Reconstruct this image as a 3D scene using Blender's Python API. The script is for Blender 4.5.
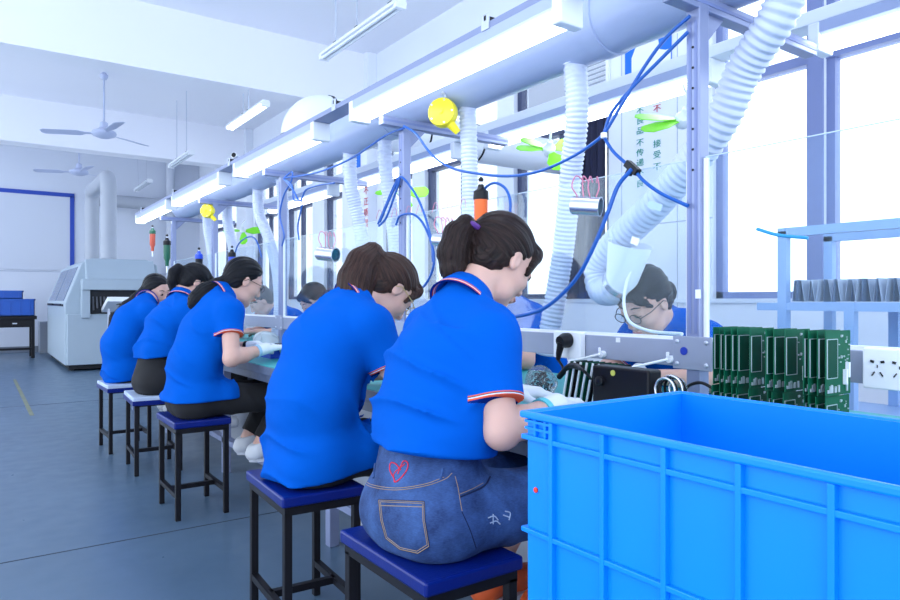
import bpy, bmesh, math, random
import numpy as np
from mathutils import Vector, Matrix
from mathutils.bvhtree import BVHTree

for o in list(bpy.data.objects): bpy.data.objects.remove(o)
scene = bpy.context.scene
COL = scene.collection
random.seed(7)
rng = np.random.default_rng(11)

# ------------------------------------------------------------------ camera, world, exposure
YAW = math.radians(35.1)          # the view is turned 35.1 degrees from the bench direction (+Y) towards the windows (+X)
FPX = 675.0
CAMH = 1.05
cam = bpy.data.cameras.new('camera'); cam.sensor_width = 36.0; cam.lens = FPX / 900 * 36
cam.clip_start = 0.05; cam.clip_end = 200
camo = bpy.data.objects.new('camera', cam); COL.objects.link(camo)
camo.location = (0, 0, CAMH); camo.rotation_euler = (math.pi/2, 0, -YAW)
scene.camera = camo

world = bpy.data.worlds.new('world'); scene.world = world; world.use_nodes = True
bg = world.node_tree.nodes['Background']
bg.inputs['Color'].default_value = (0.76, 0.87, 1.0, 1); bg.inputs['Strength'].default_value = 2.1
vs = scene.view_settings
vs.view_transform = 'Standard'; vs.look = 'None'; vs.gamma = 1.0; vs.use_curve_mapping = False
vs.exposure = 0.62
LAMP_STRENGTH = 5.0

# ------------------------------------------------------------------ where a sight line meets a real plane of the room
D = Vector((math.sin(YAW), math.cos(YAW), 0)); Rv = Vector((math.cos(YAW), -math.sin(YAW), 0))
def _ray(u, v): return D + Rv*((u-450)/FPX) + Vector((0, 0, (300-v)/FPX))
def at_x(u, v, x): r = _ray(u, v); return Vector((0, 0, CAMH)) + r*(x/r.x)
def at_y(u, v, y): r = _ray(u, v); return Vector((0, 0, CAMH)) + r*(y/r.y)
def at_z(u, v, z): r = _ray(u, v); return Vector((0, 0, CAMH)) + r*((z-CAMH)/r.z)

# ------------------------------------------------------------------ materials
MATS = {}
def srgb(h):
    c = [int(h[i:i+2], 16)/255 for i in (0, 2, 4)]
    return tuple((x/12.92 if x <= 0.04045 else ((x+0.055)/1.055)**2.4) for x in c) + (1,)
def mat(name, col, rough=0.5, metal=0.0, spec=0.5, noise=0.0, nscale=8.0, bump=0.0, bscale=60.0, alpha=None, coat=0.0):
    if name in MATS: return MATS[name]
    m = bpy.data.materials.new(name); m.use_nodes = True
    nt = m.node_tree; b = nt.nodes['Principled BSDF']
    c = srgb(col) if isinstance(col, str) else tuple(col)+(1,)
    b.inputs['Base Color'].default_value = c; b.inputs['Roughness'].default_value = rough
    b.inputs['Metallic'].default_value = metal; b.inputs['Specular IOR Level'].default_value = spec
    if coat: b.inputs['Coat Weight'].default_value = coat
    if noise or bump:
        tc = nt.nodes.new('ShaderNodeTexCoord')
    if noise:
        n = nt.nodes.new('ShaderNodeTexNoise'); n.inputs['Scale'].default_value = nscale; n.inputs['Detail'].default_value = 5
        nt.links.new(tc.outputs['Object'], n.inputs['Vector'])
        mx = nt.nodes.new('ShaderNodeMix'); mx.data_type = 'RGBA'
        mx.inputs['A'].default_value = tuple(max(0, x*(1-noise)) for x in c[:3])+(1,)
        mx.inputs['B'].default_value = tuple(min(1, x*(1+noise)) for x in c[:3])+(1,)
        nt.links.new(n.outputs['Fac'], mx.inputs['Factor']); nt.links.new(mx.outputs['Result'], b.inputs['Base Color'])
    if bump:
        n2 = nt.nodes.new('ShaderNodeTexNoise'); n2.inputs['Scale'].default_value = bscale; n2.inputs['Detail'].default_value = 4
        nt.links.new(tc.outputs['Object'], n2.inputs['Vector'])
        bp = nt.nodes.new('ShaderNodeBump'); bp.inputs['Strength'].default_value = bump; bp.inputs['Distance'].default_value = 0.01
        nt.links.new(n2.outputs['Fac'], bp.inputs['Height']); nt.links.new(bp.outputs['Normal'], b.inputs['Normal'])
    MATS[name] = m; return m
def emit(name, col, strength):
    m = bpy.data.materials.new(name); m.use_nodes = True; nt = m.node_tree
    b = nt.nodes['Principled BSDF']; b.inputs['Base Color'].default_value = tuple(col)+(1,)
    b.inputs['Emission Color'].default_value = tuple(col)+(1,); b.inputs['Emission Strength'].default_value = strength
    MATS[name] = m; return m
def clear(name, tint, haze, gloss, hazecol=(0.9, 0.95, 1.0), rough=0.03, scratch=False):
    """thin clear sheet: straight-through light, a mirror reflection by angle and a little milky scatter"""
    m = bpy.data.materials.new(name); m.use_nodes = True; nt = m.node_tree
    for n in list(nt.nodes): nt.nodes.remove(n)
    out = nt.nodes.new('ShaderNodeOutputMaterial')
    tr = nt.nodes.new('ShaderNodeBsdfTransparent'); tr.inputs['Color'].default_value = tuple(tint)+(1,)
    di = nt.nodes.new('ShaderNodeBsdfTranslucent'); di.inputs['Color'].default_value = tuple(hazecol)+(1,)
    dd = nt.nodes.new('ShaderNodeBsdfDiffuse'); dd.inputs['Color'].default_value = tuple(hazecol)+(1,)
    md = nt.nodes.new('ShaderNodeMixShader'); md.inputs[0].default_value = 0.5
    nt.links.new(di.outputs[0], md.inputs[1]); nt.links.new(dd.outputs[0], md.inputs[2])
    gl = nt.nodes.new('ShaderNodeBsdfGlossy'); gl.inputs['Roughness'].default_value = rough
    m1 = nt.nodes.new('ShaderNodeMixShader'); m1.inputs[0].default_value = haze
    if scratch:
        tc = nt.nodes.new('ShaderNodeTexCoord'); n = nt.nodes.new('ShaderNodeTexNoise')
        n.inputs['Scale'].default_value = 2.2; n.inputs['Detail'].default_value = 6
        nt.links.new(tc.outputs['Object'], n.inputs['Vector'])
        mr = nt.nodes.new('ShaderNodeMapRange'); mr.inputs['From Min'].default_value = .3; mr.inputs['From Max'].default_value = .7
        mr.inputs['To Min'].default_value = haze*0.6; mr.inputs['To Max'].default_value = haze*1.5
        nt.links.new(n.outputs['Fac'], mr.inputs['Value']); nt.links.new(mr.outputs[0], m1.inputs[0])
    nt.links.new(tr.outputs[0], m1.inputs[1]); nt.links.new(md.outputs[0], m1.inputs[2])
    fr = nt.nodes.new('ShaderNodeFresnel'); fr.inputs['IOR'].default_value = 1.45
    mm = nt.nodes.new('ShaderNodeMath'); mm.operation = 'MULTIPLY'; mm.inputs[1].default_value = gloss
    nt.links.new(fr.outputs[0], mm.inputs[0])
    m2 = nt.nodes.new('ShaderNodeMixShader'); nt.links.new(mm.outputs[0], m2.inputs[0])
    nt.links.new(m1.outputs[0], m2.inputs[1]); nt.links.new(gl.outputs[0], m2.inputs[2])
    nt.links.new(m2.outputs[0], out.inputs['Surface'])
    MATS[name] = m; return m

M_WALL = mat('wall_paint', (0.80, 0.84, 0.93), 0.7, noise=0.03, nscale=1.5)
M_CEIL = mat('ceiling_paint', (0.89, 0.90, 0.98), 0.75, noise=0.03, nscale=0.8)
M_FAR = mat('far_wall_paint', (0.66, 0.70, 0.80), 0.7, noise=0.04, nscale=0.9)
M_FRAME = mat('window_frame_grey', (0.05, 0.065, 0.14), 0.45)
M_FRAMEL = mat('window_frame_light', (0.17, 0.215, 0.43), 0.45)
M_GLASS = clear('window_glass', (0.96, 0.98, 1.0), 0.03, 0.6)
M_ACR = clear('acrylic_sheet', (0.95, 0.985, 1.0), 0.027, 0.16, hazecol=(0.58, 0.77, 1.0), rough=0.05, scratch=True)
M_ACRE = mat('acrylic_edge', (0.55, 0.66, 0.78), 0.3)
M_ALU = mat('aluminium_profile', (0.25, 0.29, 0.46), 0.38, 0.3, noise=0.05, nscale=20)
M_GREY = mat('rail_grey', (0.33, 0.37, 0.49), 0.42, 0.2, noise=0.04, nscale=12)
M_WHITE = mat('white_plastic', (0.86, 0.89, 0.95), 0.4)
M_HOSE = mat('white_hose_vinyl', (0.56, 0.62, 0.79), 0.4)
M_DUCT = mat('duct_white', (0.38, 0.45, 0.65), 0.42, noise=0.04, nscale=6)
M_BLACK = mat('black_plastic', (0.008, 0.008, 0.012), 0.4, spec=.25)
M_BLACKM = mat('black_painted_steel', (0.006, 0.006, 0.010), 0.45, spec=.25, noise=0.3, nscale=30)
M_BLUEHOSE = mat('blue_air_hose', (0.003, 0.09, 0.42), 0.3)
M_STEEL = mat('steel', (0.62, 0.65, 0.72), 0.25, 0.9)
M_STEELB = mat('bolt_steel', (0.60, 0.64, 0.74), 0.3, 0.6)
M_YELLOW = mat('yellow_plastic', (0.92, 0.78, 0.02), 0.4)
M_GREEN = mat('lime_plastic', (0.22, 0.78, 0.02), 0.4)
M_ORANGE = mat('orange_plastic', (0.85, 0.13, 0.01), 0.4)
M_BLUEP = mat('blue_plastic', (0.004, 0.06, 0.60), 0.35)
M_SIGNB = mat('sign_blue', (0.003, 0.16, 0.72), 0.4)
M_LAMP = emit('lamp_diffuser_lit', (0.86, 0.93, 1.0), LAMP_STRENGTH)
M_LAMPOFF = mat('tube_glass_unlit', (0.8, 0.85, 0.93), 0.25)
M_SEATB = mat('stool_blue_vinyl', (0.001, 0.012, 0.165), 0.3, spec=.3, noise=0.12, nscale=10, bump=0.05, bscale=120)
M_SEATW = mat('stool_worn_pale', (0.46, 0.55, 0.72), 0.5, noise=0.25, nscale=9)
M_MAT = mat('bench_mat_teal', (0.03, 0.36, 0.38), 0.45, noise=0.12, nscale=14)
M_TEDGE = mat('bench_edge_grey', (0.10, 0.13, 0.20), 0.5, noise=0.35, nscale=18)
M_PANEL = mat('bench_panel_pale', (0.36, 0.39, 0.46), 0.5, noise=0.05, nscale=5)

# ------------------------------------------------------------------ mesh helpers
class MB:
    def __init__(s): s.v = []; s.f = []
    def add(s, vs_, fs):
        n = len(s.v); s.v += [tuple(p) for p in vs_]; s.f += [tuple(i+n for i in f) for f in fs]; return s
    def box(s, c, d, rot=None):
        hx, hy, hz = d[0]/2, d[1]/2, d[2]/2
        P = [Vector((x, y, z)) for x in (-hx, hx) for y in (-hy, hy) for z in (-hz, hz)]
        if rot is not None: P = [rot @ p for p in P]
        c = Vector(c); P = [p+c for p in P]
        return s.add(P, [(0,1,3,2), (4,6,7,5), (0,4,5,1), (2,3,7,6), (0,2,6,4), (1,5,7,3)])
    def b2(s, a, b):
        return s.box([(a[i]+b[i])/2 for i in range(3)], [abs(b[i]-a[i]) for i in range(3)])
    def bar(s, a, b, w, h=None, up=(0, 0, 1)):
        a = Vector(a); b = Vector(b); h = h or w; z = (b-a); L = z.length; z.normalize()
        up = Vector(up)
        if abs(z.dot(up)) > 0.95: up = Vector((1, 0, 0))
        x = up.cross(z).normalized(); y = z.cross(x)
        return s.box((a+b)/2, (w, h, L), Matrix((x, y, z)).transposed())
    def tube(s, pts, r, n=10, caps=True, closed=False, flat=1.0):
        pts = [Vector(p) for p in pts]; m = len(pts)
        rr = r if hasattr(r, '__len__') else [r]*m
        tang = []
        for i in range(m):
            if closed: t = pts[(i+1) % m]-pts[i-1]
            else: t = pts[min(i+1, m-1)]-pts[max(i-1, 0)]
            tang.append(t.normalized() if t.length > 1e-9 else Vector((0, 0, 1)))
        up = Vector((0, 0, 1))
        if abs(tang[0].dot(up)) > 0.9: up = Vector((1, 0, 0))
        nx = (up - tang[0]*up.dot(tang[0])).normalized()
        V = []; F = []
        for i in range(m):
            nx = (nx - tang[i]*nx.dot(tang[i])).normalized(); ny = tang[i].cross(nx)
            for k in range(n):
                a = 2*math.pi*k/n
                V.append(pts[i]+nx*(math.cos(a)*rr[i])+ny*(math.sin(a)*rr[i]*flat))
        for i in range(m if closed else m-1):
            j = (i+1) % m
            for k in range(n):
                k2 = (k+1) % n
                F.append((i*n+k, i*n+k2, j*n+k2, j*n+k))
        if caps and not closed:
            F.append(tuple(reversed(range(n)))); F.append(tuple((m-1)*n+k for k in range(n)))
        return s.add(V, F)
    def cyl(s, a, b, r, n=16): return s.tube([a, b], r, n)
    def lathe(s, prof, c=(0, 0, 0), axis=(0, 0, 1), n=24):
        ax = Vector(axis).normalized(); up = Vector((1, 0, 0)) if abs(ax.x) < 0.9 else Vector((0, 1, 0))
        x = (up-ax*up.dot(ax)).normalized(); y = ax.cross(x); c = Vector(c); m = len(prof); V = []; F = []
        for r, h in prof:
            for k in range(n):
                a = 2*math.pi*k/n; V.append(c+ax*h+x*(r*math.cos(a))+y*(r*math.sin(a)))
        for i in range(m-1):
            for k in range(n):
                k2 = (k+1) % n; F.append((i*n+k, i*n+k2, (i+1)*n+k2, (i+1)*n+k))
        if prof[0][0] > 1e-5: F.append(tuple(reversed(range(n))))
        if prof[-1][0] > 1e-5: F.append(tuple((m-1)*n+k for k in range(n)))
        return s.add(V, F)
    def prism(s, poly, o, ex, ey, th):
        """2-D outline in the plane (o, ex, ey), extruded by th along ex x ey"""
        o = Vector(o); ex = Vector(ex).normalized(); ey = Vector(ey).normalized(); ez = ex.cross(ey)
        n = len(poly); A = [o+ex*p[0]+ey*p[1] for p in poly]; B = [p+ez*th for p in A]
        return s.add(A+B, [tuple(reversed(range(n))), tuple(range(n, 2*n))]+[(i, (i+1) % n, n+(i+1) % n, n+i) for i in range(n)])
    def build(s, name, m, parent=None, smooth=False, bevel=0.0, seg=2, angle=40):
        me = bpy.data.meshes.new(name); me.from_pydata(s.v, [], s.f); me.update()
        me.materials.append(m)
        bm = bmesh.new(); bm.from_mesh(me); bmesh.ops.recalc_face_normals(bm, faces=bm.faces); bm.to_mesh(me); bm.free()
        if smooth:
            me.polygons.foreach_set('use_smooth', [True]*len(me.polygons)); me.set_sharp_from_angle(angle=math.radians(angle))
        o = bpy.data.objects.new(name, me); COL.objects.link(o)
        if parent is not None:
            o.parent = parent; 
            if parent.name not in LOCAL: o.matrix_parent_inverse = Matrix.Translation(-abs_loc(parent))
        if bevel:
            md = o.modifiers.new('bevel', 'BEVEL'); md.width = bevel; md.segments = seg; md.limit_method = 'ANGLE'
        return o
LOCAL = set()
def abs_loc(o): return Vector(o.location)
def tag(o, label, cat, group=None):
    o['label'] = label; o['category'] = cat
    if group: o['group'] = group
    return o
def empty(name, loc, label=None, cat=None, group=None, local=False, rz=0.0):
    o = bpy.data.objects.new(name, None); COL.objects.link(o); o.location = loc; o.rotation_euler = (0, 0, rz)
    o.empty_display_size = 0.1
    if local: LOCAL.add(o.name)
    if label: tag(o, label, cat, group)
    return o
def struct(o): o['kind'] = 'structure'; return o
def copy_tree(o, parent=None):
    c = o.copy(); COL.objects.link(c)
    if parent is not None: c.parent = parent; c.matrix_parent_inverse = o.matrix_parent_inverse.copy()
    for ch in [x for x in bpy.data.objects if x.parent == o]: copy_tree(ch, c)
    return c
def smooth_path(P, n=10):
    """Catmull-Rom through the points"""
    P = [Vector(p) for p in P]; Q = [P[0]*2-P[1]]+P+[P[-1]*2-P[-2]]; out = []
    for i in range(1, len(Q)-2):
        a, b, c, d = Q[i-1], Q[i], Q[i+1], Q[i+2]
        for k in range(n):
            t = k/n
            out.append(0.5*((2*b)+(c-a)*t+(2*a-5*b+4*c-d)*t*t+(3*b-a-3*c+d)*t**3))
    out.append(P[-1]); return out
def resample(P, step):
    P = [Vector(p) for p in P]; L = [0]
    for i in range(1, len(P)): L.append(L[-1]+(P[i]-P[i-1]).length)
    n = max(2, int(L[-1]/step)); out = []; j = 0
    for k in range(n+1):
        s = L[-1]*k/n
        while j < len(L)-2 and L[j+1] < s: j += 1
        t = (s-L[j])/max(1e-9, L[j+1]-L[j]); out.append(P[j].lerp(P[j+1], min(1, t)))
    return out

# ================================================================== THE ROOM
XW, YF, ZC = 4.2, 16.0, 4.2           # window wall, far wall, ceiling
# floor: painted concrete with a few joints and scuffs
def floor_mat():
    m = bpy.data.materials.new('floor_paint'); m.use_nodes = True; nt = m.node_tree; b = nt.nodes['Principled BSDF']
    tc = nt.nodes.new('ShaderNodeTexCoord')
    n = nt.nodes.new('ShaderNodeTexNoise'); n.inputs['Scale'].default_value = 0.7; n.inputs['Detail'].default_value = 8; n.inputs['Roughness'].default_value = .6
    n2 = nt.nodes.new('ShaderNodeTexNoise'); n2.inputs['Scale'].default_value = 9; n2.inputs['Detail'].default_value = 8
    v = nt.nodes.new('ShaderNodeTexVoronoi'); v.inputs['Scale'].default_value = 5.5
    for t in (n, n2, v): nt.links.new(tc.outputs['Object'], t.inputs['Vector'])
    r = nt.nodes.new('ShaderNodeValToRGB'); r.color_ramp.elements[0].position = .3; r.color_ramp.elements[1].position = .75
    r.color_ramp.elements[0].color = (0.068, 0.118, 0.185, 1); r.color_ramp.elements[1].color = (0.105, 0.170, 0.255, 1)
    nt.links.new(n.outputs['Fac'], r.inputs['Fac'])
    sc = nt.nodes.new('ShaderNodeMapRange'); sc.inputs['From Min'].default_value = 0.0; sc.inputs['From Max'].default_value = 0.035
    sc.inputs['To Min'].default_value = 0.6; sc.inputs['To Max'].default_value = 0.0; nt.links.new(v.outputs['Distance'], sc.inputs['Value'])
    g = nt.nodes.new('ShaderNodeMath'); g.operation = 'GREATER_THAN'; g.inputs[1].default_value = 0.58; nt.links.new(n2.outputs['Fac'], g.inputs[0])
    mu = nt.nodes.new('ShaderNodeMath'); mu.operation = 'MULTIPLY'; nt.links.new(sc.outputs[0], mu.inputs[0]); nt.links.new(g.outputs[0], mu.inputs[1])
    mx = nt.nodes.new('ShaderNodeMix'); mx.data_type = 'RGBA'; mx.inputs['B'].default_value = (.34, .42, .5, 1)
    nt.links.new(mu.outputs[0], mx.inputs['Factor']); nt.links.new(r.outputs['Color'], mx.inputs['A'])
    nt.links.new(mx.outputs['Result'], b.inputs['Base Color'])
    rr = nt.nodes.new('ShaderNodeMapRange'); rr.inputs['To Min'].default_value = .22; rr.inputs['To Max'].default_value = .42
    nt.links.new(n2.outputs['Fac'], rr.inputs['Value']); nt.links.new(rr.outputs[0], b.inputs['Roughness'])
    return m
M_FLOOR = floor_mat()
M_JOINT = mat('floor_joint_dark', (0.04, 0.05, 0.065), 0.7)
fl = struct(MB().b2((-3.4, -3.2, -0.1), (XW+.2, YF+.2, 0)).build('floor', M_FLOOR))
for a, b in (((-3.4, 3.23), (4.2, 3.23)), ((-0.35, -3.2), (-0.35, 16)), ((-3.4, 7.9), (4.2, 7.9))):
    MB().bar((a[0], a[1], 0.0005), (b[0], b[1], 0.0005), 0.006, 0.002).build('floor_joint', M_JOINT, fl)
M_YLINE = mat('worn_yellow_floor_paint', (0.19, 0.20, 0.12), 0.5, noise=0.5, nscale=6)
MB().bar((0.42, 7.2, 0.0006), (0.42, 10.6, 0.0006), 0.035, 0.0016).build('floor_line', M_YLINE, fl)

struct(MB().b2((-3.4, -3.2, ZC), (XW+.2, YF+.2, ZC+.2)).build('ceiling', M_CEIL))
for y in (7.7, 12.4):
    struct(MB().b2((-3.4, y, 3.5), (XW, y+.35, ZC)).build('ceiling_beam', M_CEIL))
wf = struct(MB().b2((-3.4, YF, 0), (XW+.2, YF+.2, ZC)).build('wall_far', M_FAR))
MB().b2((-3.4, YF-.006, 1.62), (XW, YF+.05, 1.635)).build('wall_seam', mat('wall_seam_grey', (.45, .5, .62), .6), wf)
struct(MB().b2((-3.4, YF-.02, 0), (XW, YF, .12)).build('baseboard_far', mat('baseboard_grey', (.16, .19, .25), .5)))
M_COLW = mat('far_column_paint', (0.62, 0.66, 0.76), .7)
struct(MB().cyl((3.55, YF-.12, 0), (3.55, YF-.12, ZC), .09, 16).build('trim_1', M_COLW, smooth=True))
# window wall: sill wall, head, piers
ZS, ZT, ZH = 1.06, 2.55, 3.42
wins = [(-2.8, 0.75), (0.80, 2.05), (2.12, 2.80), (3.74, 4.92), (5.17, 6.48), (6.75, 7.45), (8.6, 9.2), (9.62, 10.7), (11.0, 12.2), (13.0, 15.2)]
wr = MB().b2((XW, -3.2, 0), (XW+.2, YF, ZS)).b2((XW, -3.2, ZH), (XW+.2, YF, ZC))
edges = [-3.2]+[e for w in wins for e in w]+[YF]
for i in range(0, len(edges), 2):
    wr.b2((XW, edges[i], ZS), (XW+.2, edges[i+1], ZH))
wr = struct(wr.build('wall_right', M_WALL))
MB().b2((XW-.02, -3.2, ZS-.03), (XW+.02, YF, ZS)).build('window_sill', mat('sill_white', (.72, .77, .87), .5), wr)
for y0, y1 in ((3.08, 3.085), (3.60, 3.605)):
    MB().b2((XW-.003, y0, .9), (XW+.01, y1, 3.0)).build('panel_joint', mat('panel_joint_grey', (.42, .47, .58), .6), wr)
MB().b2((XW-.003, 2.8, 1.62), (XW+.01, 3.74, 1.628)).build('panel_joint', MATS['panel_joint_grey'], wr)
# piers that stand proud under the beams
for y in (7.6, 12.3):
    struct(MB().b2((XW-.14, y, 0), (XW, y+.55, ZC)).build('wall_pier', M_WALL, bevel=.004))
M_CURT = mat('navy_blind_cloth', (0.010, 0.012, 0.045), .8, noise=.2, nscale=15)
M_BLIND = mat('grey_roller_blind', (0.50, 0.53, 0.60), .75)
for i, (a, b) in enumerate(wins):
    fm = M_FRAMEL if i < 3 else M_FRAME
    t = .05 if i < 3 else .06
    f = MB().b2((XW+.05, a, ZS), (XW+.12, a+t, ZH)).b2((XW+.05, b-t, ZS), (XW+.12, b, ZH))
    f.b2((XW+.05, a, ZH-.05), (XW+.12, b, ZH)).b2((XW+.05, a, ZS), (XW+.12, b, ZS+.045)).b2((XW+.04, a, ZT-.03), (XW+.13, b, ZT+.03))
    w = struct(f.build('window_%d' % (i+1), fm))
    nm = 2 if b-a > 1.0 else 1
    st = (b-a)/nm
    for k in range(nm):
        if k: MB().b2((XW+.055, a+st*k-.03, ZS), (XW+.115, a+st*k+.03, ZH)).build('mullion', fm, w)
        for (z0, z1) in ((ZS+.045, ZT-.03), (ZT+.03, ZH-.05)):
            MB().b2((XW+.082, a+st*k+.03, z0), (XW+.086, a+st*(k+1)-.03, z1)).build('pane', M_GLASS, w)
# dark pier-wide frame strip between the two near windows
struct(MB().b2((XW-.02, 2.04, ZS), (XW-.001, 2.13, ZH)).build('window_post', M_FRAMEL))

# dark navy curtain and a grey roller blind on the second window
cu = MB()
pts = []
for k in range(25):
    y = 3.76+.46*k/24; pts.append((y, .012*math.sin(k*1.7)))
V = []; F = []
for j, z in enumerate((1.06, 2.54)):
    for y, dx in pts: V.append((XW-.03+dx, y, z))
for j, z in enumerate((1.06, 2.54)):
    for y, dx in pts: V.append((XW-.015+dx, y, z))
n = len(pts)
for k in range(n-1):
    F += [(k, k+1, n+k+1, n+k), (2*n+k, 3*n+k, 3*n+k+1, 2*n+k+1), (k, 2*n+k, 2*n+k+1, k+1), (n+k, n+k+1, 3*n+k+1, 3*n+k)]
F += [(0, n, 3*n, 2*n), (n-1, 3*n-1, 4*n-1, 2*n-1)]
cu.add(V, F)
e = empty('window_curtain', (XW-.03, 3.9, 1.06), 'narrow dark navy curtain hanging at the window beside the lettered white wall', 'curtain')
cu.build('cloth', M_CURT, e, smooth=True)
MB().cyl((XW-.03, 3.72, 2.55), (XW-.03, 4.26, 2.55), .011, 10).build('curtain_rod', M_STEELB, e, smooth=True)
e = empty('roller_blind', (XW+.02, 4.4, 2.6), 'pale grey roller blind pulled over the upper panes beside the navy curtain', 'blind')
MB().b2((XW+.01, 4.25, 2.62), (XW+.016, 4.72, 3.34)).build('cloth', M_BLIND, e)
MB().cyl((XW+.013, 4.23, 3.36), (XW+.013, 4.74, 3.36), .025, 12).build('roller', M_WHITE, e, smooth=True)
MB().b2((XW+.004, 4.25, 2.60), (XW+.024, 4.72, 2.625)).build('bottom_bar', M_WHITE, e)
# louvred vent above the curtain
e = empty('louvre_vent', (XW, 3.9, 2.75), 'white louvred air vent set high on the wall above the navy curtain', 'vent')
MB().b2((XW-.012, 3.74, 2.74), (XW-.002, 4.02, 3.12)).build('backing', mat('vent_back', (.3, .34, .42), .6), e)
fr = MB().b2((XW-.03, 3.72, 2.72), (XW-.002, 3.745, 3.14)).b2((XW-.03, 4.015, 2.72), (XW-.002, 4.04, 3.14)).b2((XW-.03, 3.72, 3.115), (XW-.002, 4.04, 3.14)).b2((XW-.03, 3.72, 2.72), (XW-.002, 4.04, 2.745))
fr.build('frame', M_WHITE, e)
for k in range(9):
    MB().box((XW-.022, 3.88, 2.775+k*.04), (.026, .27, .004), Matrix.Rotation(math.radians(35), 3, 'Y')).build('slat', M_WHITE, e)

# writing on the wall
def text_mesh(body, size, name, m, parent, loc, R, extr=.001):
    c = bpy.data.curves.new(name, 'FONT'); c.body = body; c.size = size; c.extrude = extr; c.align_x = 'CENTER'; c.align_y = 'CENTER'
    c.resolution_u = 2
    c.size = size
    t = bpy.data.objects.new(name, c); COL.objects.link(t)
    bpy.context.view_layer.update()
    me = bpy.data.meshes.new_from_object(t.evaluated_get(bpy.context.evaluated_depsgraph_get()))
    bpy.data.objects.remove(t)
    me.transform(Matrix.Translation(Vector(loc)) @ R @ Matrix.Diagonal((1.2, 1, 1, 1)))
    me.materials.clear(); me.materials.append(m)
    o = bpy.data.objects.new(name, me); COL.objects.link(o)
    if parent is not None:
        o.parent = parent; o.matrix_parent_inverse = Matrix.Translation(-abs_loc(parent))
    return o
R_WALL = Matrix(((0, 0, -1, 0), (-1, 0, 0, 0), (0, 1, 0, 0), (0, 0, 0, 1)))   # reads from the room on the window wall
M_TXG = mat('green_lettering', (0.005, 0.30, 0.22), .5); M_TXR = mat('red_lettering', (0.55, 0.03, 0.05), .5)
e = empty('wall_lettering', (XW-.004, 3.35, 1.9), 'vertical rows of green and red characters on the white wall beside the curtain', 'lettering')
for u, v, ch, m in [(640, 111, '不', M_TXG), (640, 121, '良', M_TXG), (640, 131, '品', M_TXG), (640, 143, '不', M_TXG), (640, 153, '传', M_TXG),
                    (640, 163, '递', M_TXG), (640, 173, '不', M_TXG), (640, 184, '良', M_TXG),
                    (657, 109, '不', M_TXR), (657, 144, '接', M_TXG), (657, 155, '受', M_TXG), (657, 167, '不', M_TXG)]:
    p = at_x(u, v, XW-.004); text_mesh(ch, .062, 'character', m, e, p, R_WALL)
e = empty('wall_lettering', (XW-.145, 7.85, 2.0), 'vertical row of red characters on the pier below the ceiling beam', 'lettering')
for u, v, ch in [(366, 191, '不'), (366, 202, '正'), (366, 213, '质'), (366, 224, '量')]:
    text_mesh(ch, .11, 'character', M_TXR, e, at_x(u, v, XW-.146), R_WALL)

# blue signs
def blue_sign(c, w, h, x, label, arch):
    e = empty('wall_sign', (x, c[0], c[1]-h/2), label, 'sign')
    MB().b2((x-.012, c[0]-w/2, c[1]-h/2), (x, c[0]+w/2, c[1]+h/2)).build('board', M_SIGNB, e, bevel=.002)
    if arch:
        P = [(-.34, -.5), (-.34, .02), (-.26, .2), (-.1, .30), (.12, .32), (.24, .22), (.27, .0), (.40, -.06), (.5, -.06), (.5, -.5)]
    else:
        P = [(-.18, -.4), (-.2, -.1), (-.05, .05), (-.1, .2), (0, .33), (.1, .2), (.05, .05), (.2, -.1), (.16, -.4)]
    MB().prism([(p[0]*w, p[1]*h) for p in P], (x-.0122, c[0], c[1]), (0, -1, 0), (0, 0, 1), .002).build('white_shape', M_WHITE, e)
a = at_x(626, 38, XW); b = at_x(672, 77, XW)
blue_sign(((a.y+b.y)/2, (a.z+b.z)/2+.02), abs(a.y-b.y), .36, XW-.002, 'blue sign with a white arched shape high above the lettered wall', True)
blue_sign((7.95, 2.88), .34, .24, XW-.142, 'small blue sign with a white figure on the pier under the beam', False)

# blue framed board on the far wall
e = empty('wall_board', (0.2, YF, 1.8), 'large pale board with a blue border on the far wall', 'board')
MB().b2((-2.6, YF-.02, 1.66), (1.62, YF-.006, 3.2)).build('panel', mat('board_pale', (.60, .64, .74), .6), e)
for a, b in (((-2.68, YF-.03, 3.18), (1.68, YF-.003, 3.26)), ((1.60, YF-.03, 1.66), (1.68, YF-.003, 3.2)), ((-2.68, YF-.03, 1.66), (-2.6, YF-.003, 3.2))):
    MB().b2(a, b).build('border', M_SIGNB if False else mat('border_blue', (0.015, 0.06, 0.42), .5), e)

# ceiling fans
def fan(c, zc, rot, label, span):
    e = empty('ceiling_fan', (c[0], c[1], c[2]), label, 'fan', None)
    m = mat('fan_lavender_enamel', (.50, .55, .74), .4)
    MB().lathe([(.03, 0), (.05, .03), (.055, .06), (.02, .1)][::-1], (c[0], c[1], zc-.1), (0, 0, 1), 20).build('canopy', m, e, smooth=True)
    MB().cyl((c[0], c[1], c[2]+.1), (c[0], c[1], zc-.02), .013, 10).build('rod', m, e, smooth=True)
    MB().lathe([(.02, .20), (.05, .18), (.055, .12), (.07, .10), (.15, .06), (.16, .03), (.14, .0), (.06, -.03), (.0, -.035)], c, (0, 0, 1), 28).build('motor', m, e, smooth=True)
    for k in range(3):
        a = rot+k*2*math.pi/3; R = Matrix.Rotation(a, 3, 'Z') @ Matrix.Rotation(math.radians(12), 3, 'X')
        o2 = [(.13, -.025), (.24, -.03), (.32, -.075), (span-.04, -.07), (span, -.03), (span, .04), (span-.05, .075), (.32, .07), (.24, .03), (.13, .025)]
        MB().prism([p for p in o2], Vector(c)+Vector((0, 0, .03)), R @ Vector((1, 0, 0)), R @ Vector((0, 1, 0)), .006).build('blade', m, e)
c = at_y(104, 136, 10.4); fan(c, ZC, 0.62, 'lavender three-blade ceiling fan hanging between the two ceiling beams', .80)
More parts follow.
